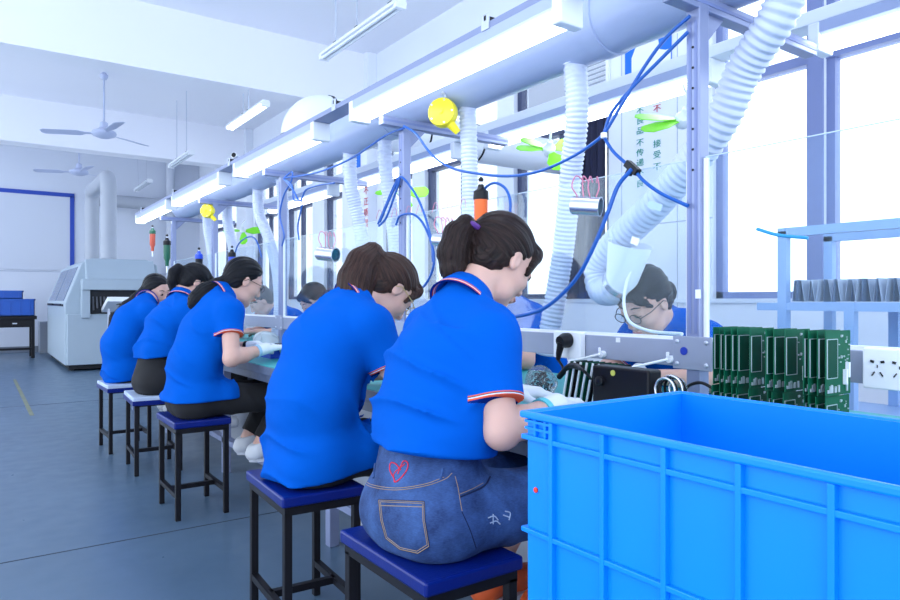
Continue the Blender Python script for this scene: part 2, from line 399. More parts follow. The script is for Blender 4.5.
c = at_y(79, 174, 14.1); fan(c, ZC, 2.75, 'dusky three-blade ceiling fan behind the second ceiling beam near the arched exhaust duct', .75)

# hanging strip lamps
def hang_lamp(x, y0, y1, z, ztop, rods, lit, label):
    e = empty('pendant_strip_lamp', (x, (y0+y1)/2, z), label, 'lamp', 'strip lamps hung from the ceiling')
    body = MB().prism([(-.035, .06), (-.05, .03), (-.05, .022), (.05, .022), (.05, .03), (.035, .06)], (x, y1, z), (1, 0, 0), (0, 0, 1), y1-y0)
    body.build('housing', M_WHITE, e)
    for s in (-.024, .024):
        MB().cyl((x+s, y0+.04, z+.006), (x+s, y1-.04, z+.006), .0135, 10).build('tube', M_LAMP if lit else M_LAMPOFF, e, smooth=True)
    for yy in (y0+.02, y1-.02):
        MB().box((x, yy, z+.008), (.09, .04, .035)).build('tube_holder', M_WHITE, e, bevel=.003)
    for yy, dy in rods:
        MB().cyl((x, yy, z+.055), (x, yy+dy, ztop), .006, 8).build('hanging_rod', M_STEELB, e, smooth=True)
        MB().box((x, yy, z+.07), (.03, .05, .03)).build('clamp', M_BLACK, e)
hang_lamp(2.55, 4.25, 5.6, 3.2, ZC, ((5.35, 0), (4.95, 0), (4.4, 0)), False, 'unlit twin-tube strip lamp hung on thin rods in front of the first ceiling beam')
hang_lamp(2.6, 7.2, 8.5, 3.18, 3.5, ((7.78, 0), (7.97, 0)), True, 'lit strip lamp hung from the underside of the first ceiling beam')
hang_lamp(2.6, 10.3, 11.6, 3.2, ZC, ((10.6, .0), (11.2, .0)), False, 'unlit strip lamp hung between the two ceiling beams')
hang_lamp(2.6, 13.2, 14.5, 3.2, ZC, ((13.5, .0), (14.2, .3)), False, 'unlit strip lamp hung behind the second ceiling beam')
# small black-and-white bullet camera on the ceiling beam soffit
p = at_y(241, 157, 7.9)

# ================================================================== THE FAR END
# machine
M_MACH = mat('machine_grey_green', (.38, .46, .54), .4, noise=.03, nscale=4)
M_MACHD = mat('machine_dark_inside', (.01, .012, .018), .6)
M_TINT = mat('machine_tinted_window', (.05, .10, .22), .15)
mx0, mx1, my0, my1 = 1.08, 2.45, 11.3, 14.4
e = empty('soldering_machine', (1.7, 12.8, 0), 'big pale grey soldering machine with slanted tinted side windows near the far wall', 'machine')
sec = [(mx0, .08), (mx0-.0, 1.0), (mx0+.22, 1.60), (mx0+.34, 1.68), (mx1-.25, 1.68), (mx1-.10, 1.6), (mx1, .95), (mx1, .08)]
bd = MB().prism([(p[0], p[1]) for p in sec], (0, my1, 0), (1, 0, 0), (0, 0, 1), my1-my0-.12)
bd.build('body', M_MACH, e, bevel=.012)
# front: hood overhanging a dark feed slot
hood = MB().b2((mx0+.20, my0-.10, 1.20), (mx1-.12, my0+.14, 1.36)).prism([(my0-.10, 1.36), (my0+.14, 1.36), (my0+.14, 1.66), (my0+.08, 1.66)], (mx0+.26, 0, 0), (0, 1, 0), (0, 0, 1), mx1-mx0-.42)
hood.build('hood', M_MACH, e, bevel=.01)
MB().b2((mx0+.20, my0-.05, .78), (mx0+.31, my0+.14, 1.20)).build('slot_cheek', M_MACH, e, bevel=.006)
MB().b2((mx0+.02, my0, .09), (mx1-.02, my0+.14, .84)).build('front_panel', M_MACH, e, bevel=.008)
MB().b2((mx0+.30, my0+.06, .84), (mx1-.1, my0+.13, 1.22)).build('feed_slot', M_MACHD, e)
for k in range(7):
    MB().cyl((mx0+.36+k*.05, my0-.0, .9+.03*(k % 3)), (mx0+.36+k*.05, my0+.05, 1.1), .012, 8).build('feed_finger', mat('feed_steel', (.10, .11, .14), .4), e)
cv = MB().box((1.72, my0-.24, .98), (.34, .60, .07), Matrix.Rotation(math.radians(-16), 3, 'X'))
cv.build('infeed_conveyor', M_WHITE, e, bevel=.006)
for k in range(3): MB().cyl((1.68+.03*k, my0-.12-.13*k, 1.05-.036*k), (1.68+.03*k, my0-.12-.13*k, 1.075-.036*k), .05, 14).build('conveyor_knob', M_BLACK, e)
for x in (1.58, 1.86): MB().bar((x, my0-.45, .03), (x, my0-.45, .92), .035).build('conveyor_leg', M_STEELB, e)
# side windows (tinted) and handles
nrm = Vector((-.6, 0, .22)).normalized()
for y0, y1 in ((11.75, 12.9), (13.0, 14.15)):
    a = Vector((mx0+.012, 0, 1.04)); b = Vector((mx0+.205, 0, 1.56)); d = (b-a).normalized(); off = Vector((-d.z, 0, d.x))*.004
    MB().prism([(0, 0), (y1-y0, 0), (y1-y0, (b-a).length), (0, (b-a).length)], Vector((a.x, y0, a.z))+off, (0, 1, 0), d, .01).build('side_window', M_TINT, e)
    MB().bar((mx0-.02, y0+.1, .98), (mx0-.02, y1-.1, .98), .02).build('handle', M_BLACK, e)
MB().b2((mx0-.012, 11.7, .955), (mx0+.01, 14.3, .985)).build('trim_strip', M_BLACK, e)
for x in (mx0+.1, mx1-.1):
    for y in (my0+.2, my1-.15): MB().cyl((x, y, 0), (x, y, .1), .04, 12).build('foot', M_BLACK, e)
MB().b2((mx0+.05, my0+.12, .02), (mx1-.05, my1-.05, .1)).build('plinth', M_MACHD, e)
# arched exhaust duct
pth = [(1.72, 11.85, 1.66), (1.72, 11.85, 2.85)]
for k in range(1, 9):
    a = math.pi/2*k/8; pth.append((1.72, 11.85+.16*(1-math.cos(a)), 2.85+.16*math.sin(a)))
pth.append((1.72, 13.55, 3.01))
for k in range(1, 9):
    a = math.pi/2*k/8; pth.append((1.72, 13.55+.16*math.sin(a), 2.85+.16*math.cos(a)))
pth.append((1.72, 13.71, 1.66))
e = empty('exhaust_duct', (1.72, 12.8, 1.66), 'grey inverted-U exhaust duct rising from the top of the soldering machine', 'duct')
M_FD = mat('far_duct_grey', (.40, .43, .50), .45, noise=.05, nscale=5)
MB().tube(pth, .118, 20).build('pipe', M_FD, e, smooth=True)
for y in (11.85, 13.71): MB().lathe([(.12, 0), (.16, 0), (.16, .03), (.12, .04)], (1.72, y, 1.66), (0, 0, 1), 20).build('flange', M_FD, e, smooth=True)
# long horizontal pipe on the far wall
e = empty('wall_pipe', (3.0, 15.6, 3.2), 'long horizontal grey pipe running along the far wall behind the exhaust duct', 'pipe')
MB().cyl((1.9, 15.6, 3.12), (4.15, 15.6, 3.12), .13, 20).build('pipe', M_FD, e, smooth=True)
for x in (2.3, 3.6): MB().box((x, 15.8, 3.12), (.05, .42, .05)).build('bracket', M_STEELB, e)

# black desk with blue crates
e = empty('side_table', (.55, 14.2, 0), 'small black table carrying blue crates against the far wall', 'table')
p0 = at_z(-14, 352, 0); yd = 14.3; x0, x1 = at_y(-22, 320, yd).x, at_y(37, 320, yd).x
MB().b2((x0, yd, .70), (x1, yd+.6, .76)).build('top', M_BLACKM, e, bevel=.004)
MB().b2((x0+.05, yd+.03, .56), (x1-.05, yd+.55, .70)).build('drawer_case', M_BLACKM, e, bevel=.004)
MB().box(((x0+x1)/2+.1, yd+.02, .63), (.07, .02, .02)).build('drawer_handle', M_STEELB, e)
for x in (x0+.06, x1-.06):
    for y in (yd+.06, yd+.54): MB().bar((x, y, 0), (x, y, .70), .055).build('leg', M_BLACKM, e)
MB().bar((x0+.06, yd+.06, .17), (x1-.06, yd+.06, .17), .04).build('stretcher', M_BLACKM, e)
M_CRATE = mat('crate_blue', (.006, .10, .50), .4)
def crate(cx, cy, z, w, d, h, label):
    e = empty('blue_crate', (cx, cy, z), label, 'crate', 'blue crates on the black table')
    t = .015
    m = MB().b2((cx-w/2, cy-d/2, z), (cx+w/2, cy+d/2, z+t))
    for s in (-1, 1):
        m.b2((cx+s*(w/2-t/2)-t/2, cy-d/2, z), (cx+s*(w/2-t/2)+t/2, cy+d/2, z+h)); m.b2((cx-w/2, cy+s*(d/2-t/2)-t/2, z), (cx+w/2, cy+s*(d/2-t/2)+t/2, z+h))
    m.build('shell', M_CRATE, e)
    m = MB()
    for s in (-1, 1):
        m.b2((cx+s*w/2-.012, cy-d/2-.012, z+h-.03), (cx+s*w/2+.012, cy+d/2+.012, z+h)); m.b2((cx-w/2-.012, cy+s*d/2-.012, z+h-.03), (cx+w/2+.012, cy+s*d/2+.012, z+h))
    m.build('rim', M_CRATE, e)
    for k in range(4): MB().b2((cx-w/2+w*(k+.5)/4-.008, cy-d/2-.012, z+.01), (cx-w/2+w*(k+.5)/4+.008, cy-d/2, z+h-.03)).build('rib', M_CRATE, e)
crate(x1-.33, yd+.30, .76, .60, .44, .31, 'blue crate on the black table below the smaller crate')
crate(x1-.97, yd+.30, .76, .58, .44, .31, 'blue crate standing lowest at the wall end of the black table')
crate(x1-.44, yd+.30, 1.07, .46, .34, .15, 'small blue crate stacked on top of another crate')
e = tag(MB().b2((x1+.12, 15.5, 0.0), (x1+.36, 15.85, .62)).build('steel_box', mat('box_grey', (.25, .28, .34), .4), bevel=.01), 'grey steel box on the floor by the far wall', 'box')

# ================================================================== THE BENCH LINE
XP = 1.60                                   # plane of the posts
POSTS = [-0.40, 1.11, 2.635, 4.13, 5.62, 7.02]
Y0, Y1 = -0.55, 7.25
ZT_ = 0.73                                  # table top
XA, XB = 1.15, 2.08                         # front edges of the two table sides
wb = empty('workbench', (XP, 3.4, 0), 'long double-sided assembly bench with aluminium posts, clear partition sheets and lamp arms', 'workbench')
for xa, xb in ((XA, XP-.03), (XP+.03, XB)):
    MB().b2((xa, Y0, ZT_-.045), (xb, Y1, ZT_-.004)).build('tabletop', M_TEDGE, wb, bevel=.003)
    MB().b2((xa+.006, Y0+.01, ZT_-.004), (xb, Y1-.01, ZT_)).build('bench_mat', M_MAT, wb)
    ax = xa+.03 if xa == XA else xb-.03
    MB().b2((ax-.012, Y0+.02, ZT_-.085), (ax+.012, Y1-.02, ZT_-.045)).build('apron', M_TEDGE, wb)
MB().b2((XP-.03, Y0, ZT_-.045), (XP+.03, Y1, ZT_)).build('centre_strip', M_GREY, wb)
for k in range(len(POSTS)-1):
    MB().b2((XP-.10, POSTS[k]+.03, .02), (XP-.085, POSTS[k+1]-.03, .62)).build('kick_panel', M_PANEL, wb, bevel=.003)
for x in (XA+.10, XB-.10):
    for y in POSTS: MB().bar((x, y+.02, 0), (x, y+.02, ZT_-.045), .045).build('leg', M_ALU, wb, bevel=.003)
    MB().bar((x, Y0+.1, .20), (x, Y1-.1, .20), .045, .03).build('footrest', M_ALU, wb)
for y in POSTS:
    po = MB().bar((XP, y, 0), (XP, y, 1.87), .042).build('post', M_ALU, wb, bevel=.003)
    for s in (-1, 1): MB().b2((XP-.0225, y-.004+s*.009, .96), (XP-.0205, y+.004+s*.009, 1.80)).build('post_groove', M_FRAMEL, po)
    for k in range(7): MB().cyl((XP-.0225, y, 1.40+k*.055), (XP-.0205, y, 1.40+k*.055), .0035, 8).build('post_hole', M_BLACK, po)
    ar = MB().bar((1.475, y, 1.85), (2.20, y, 1.85), .04).build('lamp_arm', M_ALU, wb, bevel=.003)
    MB().b2((1.475, y-.0215, 1.845), (2.20, y-.0205, 1.855)).build('arm_groove', M_FRAMEL, ar)
    MB().prism([(0, 0), (.09, 0), (0, -.09)], (XP+.02, y+.006, 1.83), (1, 0, 0), (0, 0, 1), .012).build('gusset', M_ALU, wb)
    pl = MB().b2((XP-.027, y-.06, .862), (XP-.021, y+.06, .952)).build('corner_plate', M_GREY, wb, bevel=.002)
    for dy in (-.045, .045):
        for dz in (-.03, .03): MB().lathe([(.006, 0), (.006, .003), (.003, .005)], (XP-.027, y+dy, .907+dz), (-1, 0, 0), 10).build('screw', M_STEELB, pl)
for k in range(len(POSTS)-1):
    a, b = POSTS[k]+.021, POSTS[k+1]-.021
    MB().b2((XP-.02, a, .868), (XP+.02, b, .940)).build('rail', M_GREY, wb, bevel=.002)
    MB().b2((XP-.012, a, .940), (XP+.012, b, .949)).build('sheet_channel', M_WHITE, wb)
    ac = MB().b2((XP-.002, a+.003, .949), (XP+.002, b-.003, 1.432)).build('acrylic_sheet', M_ACR, wb)
    MB().b2((XP-.0022, a+.003, 1.4322), (XP+.0022, b-.003, 1.4345)).build('sheet_edge', M_ACRE, ac)
    for yy in (a+.006, b-.006): MB().b2((XP-.006, yy-.005, .949), (XP+.006, yy+.005, 1.43)).build('sheet_side_channel', M_WHITE, wb)

# lamp channels and lamps
def bench_lamp(x, y0, y1, z, label, group):
    e = empty('bench_lamp', (x, (y0+y1)/2, z), label, 'lamp', group)
    MB().prism([(-.045, .05), (-.045, .085), (.045, .085), (.045, .05), (.03, .035), (-.03, .035)], (x, y1, z), (1, 0, 0), (0, 0, 1), y1-y0).build('housing', mat('lamp_housing_grey', (.40, .46, .66), .45), e)
    MB().prism([(-.038, .036), (-.043, .02), (-.034, .006), (-.018, 0), (.018, 0), (.034, .006), (.043, .02), (.038, .036)], (x, y1-.035, z), (1, 0, 0), (0, 0, 1), y1-y0-.07).build('diffuser', M_LAMP, e, smooth=True)
    for yy in (y0+.016, y1-.016):
        MB().box((x, yy, z+.04), (.096, .038, .092)).build('end_cap', M_WHITE, e, bevel=.006)
    return e
R1 = 'lamps over the near side of the bench'; R2 = 'lamps over the far side of the bench'
lab1 = ['lit strip lamp over the woman in denim shorts, beside the yellow balancer', 'lit strip lamp on the channel below the white duct elbow',
        'lit strip lamp next after the one below the duct elbow, towards the machine', 'lit strip lamp at the channel end nearest the grey machine']
X1L, X2L, ZL = 1.42, 2.25, 1.855
for (a, b), l in zip([(1.405, 2.745), (3.14, 4.42), (4.74, 6.12), (6.32, 7.70)], lab1): bench_lamp(X1L, a, b, ZL, l, R1)
lab2 = ['lit strip lamp on the window-side channel next to the near window panes', 'lit strip lamp on the window-side channel in front of the lettered wall',
        'lit strip lamp on the window-side channel beyond the first green fan', 'lit strip lamp on the window-side channel farthest along towards the far wall']
for (a, b), l in zip([(-.23, 1.12), (1.475, 2.82), (3.1, 4.45), (4.75, 6.1)], lab2): bench_lamp(X2L, a, b, ZL, l, R2)
ch = empty('lamp_channel', (X1L, 4.4, 1.94), 'grey aluminium channel carrying the near row of lit strip lamps', 'channel')
MB().prism([(-.045, 0), (-.045, .022), (-.035, .022), (-.035, .01), (.035, .01), (.035, .022), (.045, .022), (.045, 0)], (X1L, 7.75, 1.9405), (1, 0, 0), (0, 0, 1), 6.5).build('profile', M_ALU, ch)
for y in (2.9, 4.5, 6.05, 7.4, 1.75):
    MB().b2((X1L-.05, y-.02, 1.938), (X1L-.046, y+.02, 1.99)).build('hanger', M_STEELB, ch); MB().b2((X1L-.05, y-.006, 1.968), (X1L+.0, y+.006, 1.985)).build('hanger_bolt', M_BLACK, ch)
ch = empty('lamp_channel', (X2L, 3.4, 1.94), 'white channel carrying the window-side row of lit strip lamps', 'channel')
MB().b2((X2L-.045, -.6, 1.9405), (X2L+.045, 6.4, 1.985)).build('profile', M_WHITE, ch, bevel=.003)

# main extraction duct along the bench, and the big elbow towards the windows
XD, ZD, RD = 1.735, 1.990, 0.118
e = empty('extraction_duct', (XD, 3.6, ZD-RD), 'long pale extraction duct lying on the lamp arms above the bench', 'duct')
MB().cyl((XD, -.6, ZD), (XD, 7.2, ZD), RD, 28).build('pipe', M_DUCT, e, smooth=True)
for y in (.2, 1.55, 2.95, 4.6, 6.0): MB().lathe([(RD, -.03), (RD+.006, -.028), (RD+.006, .028), (RD, .03)], (XD, y, ZD), (0, 1, 0), 28).build('joint_band', M_DUCT, e, smooth=True)
e = empty('duct_elbow', (XD, 4.1, 2.06), 'fat white duct elbow rising from the bench duct and turning towards the windows', 'duct')
pth = [(XD, 4.1, 2.07), (XD, 4.1, 2.10)]
for k in range(1, 13):
    a = math.pi/2*k/12; pth.append((XD+.14*(1-math.cos(a)), 4.1, 2.10+.14*math.sin(a)))
pth += [(XD+.6, 4.1, 2.24), (4.14, 4.1, 2.24)]
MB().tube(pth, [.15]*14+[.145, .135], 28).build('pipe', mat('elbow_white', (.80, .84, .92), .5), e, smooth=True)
MB().tube([(XD+.155, 4.1, 2.24), (XD+.175, 4.1, 2.24)], .154, 28).build('clamp_band', M_BLACK, e, smooth=True)
MB().lathe([(.15, 0), (.154, .0), (.154, .016), (.15, .016)], (XD, 4.1, 2.088), (0, 0, 1), 28).build('clamp_band', M_BLACK, e, smooth=True)
for x in (2.62, 3.1): MB().tube([(x, 4.1, 2.24), (x+.014, 4.1, 2.24)], .146, 28).build('clamp_band', M_BLACK, e, smooth=True)

# corrugated hoses
def flex(pts, r, name, label, group, pitch=.0165, nozzle=False, collar=True):
    P = resample(smooth_path(pts, 14), pitch/4)
    e = empty(name, pts[0], label, 'hose', group)
    rr = [r*(1+.05*(1 if (i % 4) in (0, 1) else -1)) for i in range(len(P))]
    MB().tube(P, rr, 18, caps=True).build('corrugated_tube', M_HOSE, e, smooth=True, angle=60)
    if collar: MB().tube([P[0]+(P[0]-P[4])*1.2, P[0], P[5]], r*1.16, 20).build('collar', M_WHITE, e, smooth=True)
    if nozzle:
        d = (P[-1]-P[-6]).normalized(); c = P[-1]
        MB().tube([c-d*.012, c+d*.008], r*1.2, 20).build('clamp_band', M_STEEL, e, smooth=True)
        m_ = at_x(630, 244, 1.82)
        MB().tube([c+d*.006, c+d*.02, m_], [r*1.06, r*1.1, .075], 24, caps=False).build('hood', mat('hood_film', (.86, .9, .97), .5), e, smooth=True)
        MB().tube([c+d*.02, m_], [r*1.05, .072], 24, caps=False).build('hood_lining', M_WHITE, e, smooth=True)
    return e
HG = 'corrugated extraction hoses hanging from the bench duct'
def drop(y, xe, ye, ze, r, label, sag=.0):
    p0 = (XD, y, ZD-RD+.03)
    flex([p0, (XD+.01, y, 1.70), ((XD*2+xe)/3+.03, (y*2+ye)/3, 1.50-sag), ((XD+2*xe)/3+.04, (y+2*ye)/3, 1.22-sag), (xe, ye, ze)], r, 'extraction_hose', label, HG)
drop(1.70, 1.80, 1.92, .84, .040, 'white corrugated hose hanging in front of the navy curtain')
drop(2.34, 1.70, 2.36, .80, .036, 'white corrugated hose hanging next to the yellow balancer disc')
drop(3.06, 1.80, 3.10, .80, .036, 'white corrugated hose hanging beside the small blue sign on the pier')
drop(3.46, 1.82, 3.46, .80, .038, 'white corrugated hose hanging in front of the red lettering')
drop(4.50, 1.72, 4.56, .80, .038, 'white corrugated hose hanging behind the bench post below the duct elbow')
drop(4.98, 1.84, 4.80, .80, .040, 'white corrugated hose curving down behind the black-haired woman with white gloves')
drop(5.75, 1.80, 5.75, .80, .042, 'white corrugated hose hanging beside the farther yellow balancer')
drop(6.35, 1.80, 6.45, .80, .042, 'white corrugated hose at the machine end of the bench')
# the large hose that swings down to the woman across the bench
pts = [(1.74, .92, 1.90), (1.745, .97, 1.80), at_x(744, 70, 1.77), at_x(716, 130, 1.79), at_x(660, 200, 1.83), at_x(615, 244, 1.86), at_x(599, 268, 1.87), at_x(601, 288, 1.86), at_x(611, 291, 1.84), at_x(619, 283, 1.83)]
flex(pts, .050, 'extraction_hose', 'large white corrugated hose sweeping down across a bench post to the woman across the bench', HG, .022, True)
# thin bent wand clamped to the big hose
w = [at_x(632, 268, 1.80), at_x(626, 285, 1.79), at_x(624, 305, 1.78), at_x(630, 322, 1.77), at_x(650, 331, 1.76), at_x(682, 334, 1.70)]
tag(MB().tube(smooth_path(w, 8), .0055, 10).build('bent_wand', M_WHITE, smooth=True), 'thin white bent tube below the mouth of the large hose', 'tube')

# air hoses: thin blue tubes draped between the posts
XH = XP-.035
def hose(pix, label, r=.0052, x=XH, name='air_hose'):
    P = smooth_path([at_x(u, v, x+dx) for u, v, dx in [(q+(0,))[:3] for q in pix]], 10)
    o = MB().tube(P, r, 8).build(name, M_BLUEHOSE, smooth=True)
    return tag(o, label, 'hose', 'blue air hoses draped along the bench')
hose([(404, 126), (416, 134), (432, 155), (452, 168), (480, 174), (510, 176), (540, 171), (570, 158), (592, 144), (605, 132), (622, 104), (645, 66), (666, 38), (690, 16)], 'blue air hose swagged from the post near the yellow balancer to the next post')
hose([(604, 133), (612, 112), (632, 88), (650, 70), (668, 52), (688, 32)], 'blue air hose climbing beside the longer swagged hose to the post')
hose([(604, 137), (612, 150), (622, 160), (632, 168), (645, 182), (662, 194), (688, 206)], 'blue air hose running from the tee joint to the post by the large hose')
hose([(632, 169, -.01), (618, 186, -.02), (608, 212, -.03), (594, 246, -.04), (578, 276, -.05), (558, 298, -.06), (538, 311, -.07), (510, 318, -.10), (500, 322, -.2)], 'blue air hose hanging from the tee joint towards the woman in denim shorts', .0065)
te = empty('hose_tee', at_x(632, 168, XH), 'black plastic tee joint linking the blue air hoses', 'fitting')
p = at_x(632, 168, XH); MB().bar(at_x(627, 163, XH), at_x(638, 173, XH), .022).build('body', M_BLACK, te, bevel=.003); MB().bar(p, at_x(628, 175, XH), .018).build('branch', M_BLACK, te, bevel=.003)
tag(MB().tube([at_x(604, 133, XH-.008), at_x(604, 138, XH-.008)], .010, 10).build('cable_tie', M_WHITE), 'white cable tie round the blue hoses above the tee joint', 'cable tie')
hose([(404, 128), (385, 136), (352, 158), (322, 171), (300, 176), (284, 178)], 'blue air hose strung between two posts below the strip lamps')
hose([(284, 178), (292, 172), (291, 182), (284, 195), (280, 215), (284, 235), (282, 246)], 'blue air hose looped and hanging from the post beside the duct elbow')
hose([(284, 179), (293, 190), (300, 201), (306, 190), (320, 185), (334, 183)], 'dark blue air hose trailing off the coil at the post')
hose([(284, 179), (292, 186), (294, 200), (302, 202), (298, 225), (299, 240)], 'blue air hose dropping from the coil to the acrylic sheet edge')
hose([(378, 224), (386, 205), (395, 184), (401, 177), (410, 186), (420, 203), (429, 230), (434, 262), (425, 285), (412, 292)], 'blue air hose hung in a tall loop by the post')
hose([(380, 222), (390, 198), (400, 178), (393, 200), (386, 218), (379, 226)], 'blue air hose doubled back beside the tall loop')
hose([(396, 225), (400, 216), (412, 214), (422, 222), (431, 242), (433, 262)], 'blue air hose in a low loop under the tall loop')
hose([(482, 205), (484, 190), (494, 183), (505, 188), (510, 200), (510, 216)], 'blue air hose arching from the orange screwdriver')
hose([(233, 262), (238, 245), (248, 237), (256, 240), (262, 258)], 'blue air hose arching from the blue screwdriver')

# yellow spring balancers
def balancer(c, r, label):
    c = Vector(c); e = empty('spring_balancer', c-Vector((0, 0, r)), label, 'balancer', 'yellow spring balancers under the lamp arms')
    MB().lathe([(r*.3, -.03), (r*.9, -.028), (r, -.015), (r, .015), (r*.92, .028), (r*.3, .034)], c, (-.8, -.6, 0), 32).build('drum_case', M_YELLOW, e, smooth=True)
    MB().lathe([(r*.2, 0), (r*.2, .008), (0, .009)], c+Vector((-.8, -.6, 0))*.033, (-.8, -.6, 0), 16).build('hub', M_YELLOW, e, smooth=True)
    MB().tube([c+Vector((.02, -.02, -r*.7)), c+Vector((.05, -.04, -r*1.35))], [r*.34, r*.22], 12).build('cable_outlet', M_YELLOW, e, smooth=True)
    MB().tube(smooth_path([c+Vector((0, 0, r*.9)), c+Vector((.012, 0, r*1.15)), c+Vector((0, 0, r*1.4)), c+Vector((-.01, 0, r*1.25))], 6), .004, 8).build('hook', M_STEELB, e, smooth=True)
    for k in range(5):
        a = k*1.256; MB().cyl(c+Vector((-.8, -.6, 0))*.028+Vector((.6*math.cos(a), -.8*math.cos(a), math.sin(a)))*r*.8, c+Vector((-.8, -.6, 0))*.033+Vector((.6*math.cos(a), -.8*math.cos(a), math.sin(a)))*r*.8, .004, 8).build('screw', M_STEELB, e)
balancer(at_x(443, 113, 1.62), .062, 'round yellow spring balancer beside the post nearest the denim-shorts woman')
balancer(at_x(208, 211, 1.55), .058, 'round yellow spring balancer farther along, above the woman with white gloves')

# lime green hanging fans under the window-side channel
def green_fan(c, angs, r, label):
    """light fan tipped towards the workers; angles are measured in its own tilted disc"""
    c = Vector(c); e = empty('mini_ceiling_fan', c, label, 'fan', 'lime green mini fans')
    t = math.radians(48); e1 = Rv.copy(); e2 = D*math.cos(t)+Vector((0, 0, 1))*math.sin(t); nz = e1.cross(e2)
    MB().lathe([(.0, -.03), (.02, -.028), (.03, -.01), (.03, .015), (.016, .03), (.014, .05)], c, nz, 18).build('motor', M_WHITE, e, smooth=True)
    MB().tube(smooth_path([c+nz*.04, c+nz*.07+Vector((0, 0, .02)), Vector((c.x+.03, c.y+.02, max(c.z+.1, 1.86)))], 6), .006, 8).build('stem', M_WHITE, e, smooth=True)
    for a in angs:
        x = e1*math.cos(a)+e2*math.sin(a); y = e2*math.cos(a)-e1*math.sin(a); y = (y*math.cos(.3)+nz*math.sin(.3))
        P = [(.025, -.012), (.05, -.026), (r*.5, -.044), (r*.85, -.040), (r*.97, -.020), (r, .010), (r*.88, .036), (r*.5, .036), (.05, .02), (.025, .012)]
        MB().prism(P, c, x, y, .003).build('blade', M_GREEN, e)
green_fan(at_x(683, 120, 2.16), (math.pi-.12, math.pi+.42, -.6), .18, 'lime green mini fan in front of the lettered wall beside a post')
green_fan(at_x(549, 150, 2.2), (math.pi-.1, .45, -1.25, 2.5), .155, 'lime green mini fan hanging beyond the white hose by the navy curtain')
green_fan(at_x(402, 193, 2.2), (math.pi, .1, -1.3), .17, 'lime green mini fan seen behind the post with the tall blue hose loop')
green_fan(at_x(243, 231, 2.2), (math.pi, .1, -1.3), .2, 'lime green mini fan near the blue screwdriver')

# hanging electric screwdrivers
def screwdriver(c, m, m2, label, s=1.0):
    c = Vector(c); e = empty('electric_screwdriver', c-Vector((0, 0, .09*s)), label, 'screwdriver', 'screwdrivers hung over the bench')
    MB().lathe([(.008, -.10), (.010, -.07), (.016, -.055), (.019, -.05), (.021, 0), (.021, .03)], c, (0, 0, 1), 18).build('grip', m, e, smooth=True) if s == 1 else MB().lathe([(.010*s, -.10*s), (.012*s, -.07*s), (.02*s, -.05*s), (.021*s, .03*s)], c, (0, 0, 1), 14).build('grip', m, e, smooth=True)
    MB().lathe([(.022*s, .03*s), (.023*s, .035*s), (.022*s, .055*s), (.012*s, .062*s), (.008*s, .075*s)], c, (0, 0, 1), 18).build('cap', m2, e, smooth=True)
    MB().cyl(c-Vector((0, 0, .14*s)), c-Vector((0, 0, .10*s)), .004*s, 8).build('bit', M_STEEL, e)
    MB().lathe([(.0, .082*s), (.007*s, .085*s), (.008*s, .092*s), (.0, .1*s)], c, (0, 0, 1), 10).build('button', M_BLACK, e, smooth=True)
    MB().cyl(c+Vector((0, 0, .07*s)), c+Vector((0, 0, .09*s)), .004, 8).build('neck', M_STEEL, e)
screwdriver(at_x(481, 210, 1.53), M_ORANGE, M_BLACK, 'orange screwdriver with black cap above the ponytailed woman in denim shorts', 1.25)
screwdriver(at_x(232, 262, 1.5), M_BLUEP, M_BLACK, 'blue screwdriver hanging above the black-haired woman with white gloves', 1.2)
screwdriver(at_x(199, 264, 1.5), M_BLACK, M_BLUEP, 'black screwdriver near the high-ponytailed woman', 1.4)
screwdriver(at_x(167, 250, 1.45), mat('dark_green_plastic', (.01, .12, .07), .4), M_BLACK, 'dark green screwdriver hanging at the machine end of the bench', 1.5)
screwdriver(at_x(152.5, 238, 1.42), mat('pale_red_plastic', (.6, .1, .06), .4), MATS['dark_green_plastic'], 'red and green screwdriver under the last strip lamp', 1.3)

# metal cups hung by pink strings over the acrylic edge
M_PINK = mat('pink_string', (.62, .22, .34), .6)
def cup(c, label, axis=(.45, -.88, -.12), s=1.0):
    c = Vector(c); e = empty('hanging_cup', c-Vector((0, 0, .03)), label, 'cup', 'metal cups hung from the partition')
    ax = Vector(axis).normalized()
    MB().lathe([(.0, -.045*s), (.026*s, -.045*s), (.029*s, -.04*s), (.029*s, .043*s), (.031*s, .046*s), (.027*s, .046*s), (.026*s, -.038*s), (.0, -.038*s)], c, ax, 24).build('cup_body', M_STEEL, e, smooth=True)
    MB().lathe([(0, .0), (.0255*s, .0), (.0255*s, .006), (0, .006)], c, ax, 18).build('blue_filling', mat('teal_filling', (.02, .35, .5), .5), e, smooth=True)
    for k in range(4):
        d = ax*(-.028+.02*k)*s
        MB().tube(smooth_path([c+d+Vector((0, 0, .03*s)), c+d*1.3+Vector((.012*(k % 2)-.006, .006, .06*s)), c+d*1.1+Vector((.0, 0, .092*s)), c+d*.6+Vector((.02, .0, .075*s))], 5), .0022, 6).build('string', M_PINK, e)
    return e
cup(at_x(586, 206, XP-.055), 'steel cup with pink strings hung on the sheet in front of the navy curtain')
cup(at_x(327, 254, XP-.05), 'steel cup with pink strings hung on the sheet near the brown-ponytailed woman', s=1.3)
cup(at_x(444, 240, XP-.05), 'steel cup hung on the sheet next to the denim-shorts woman\'s ponytail', s=1.0)
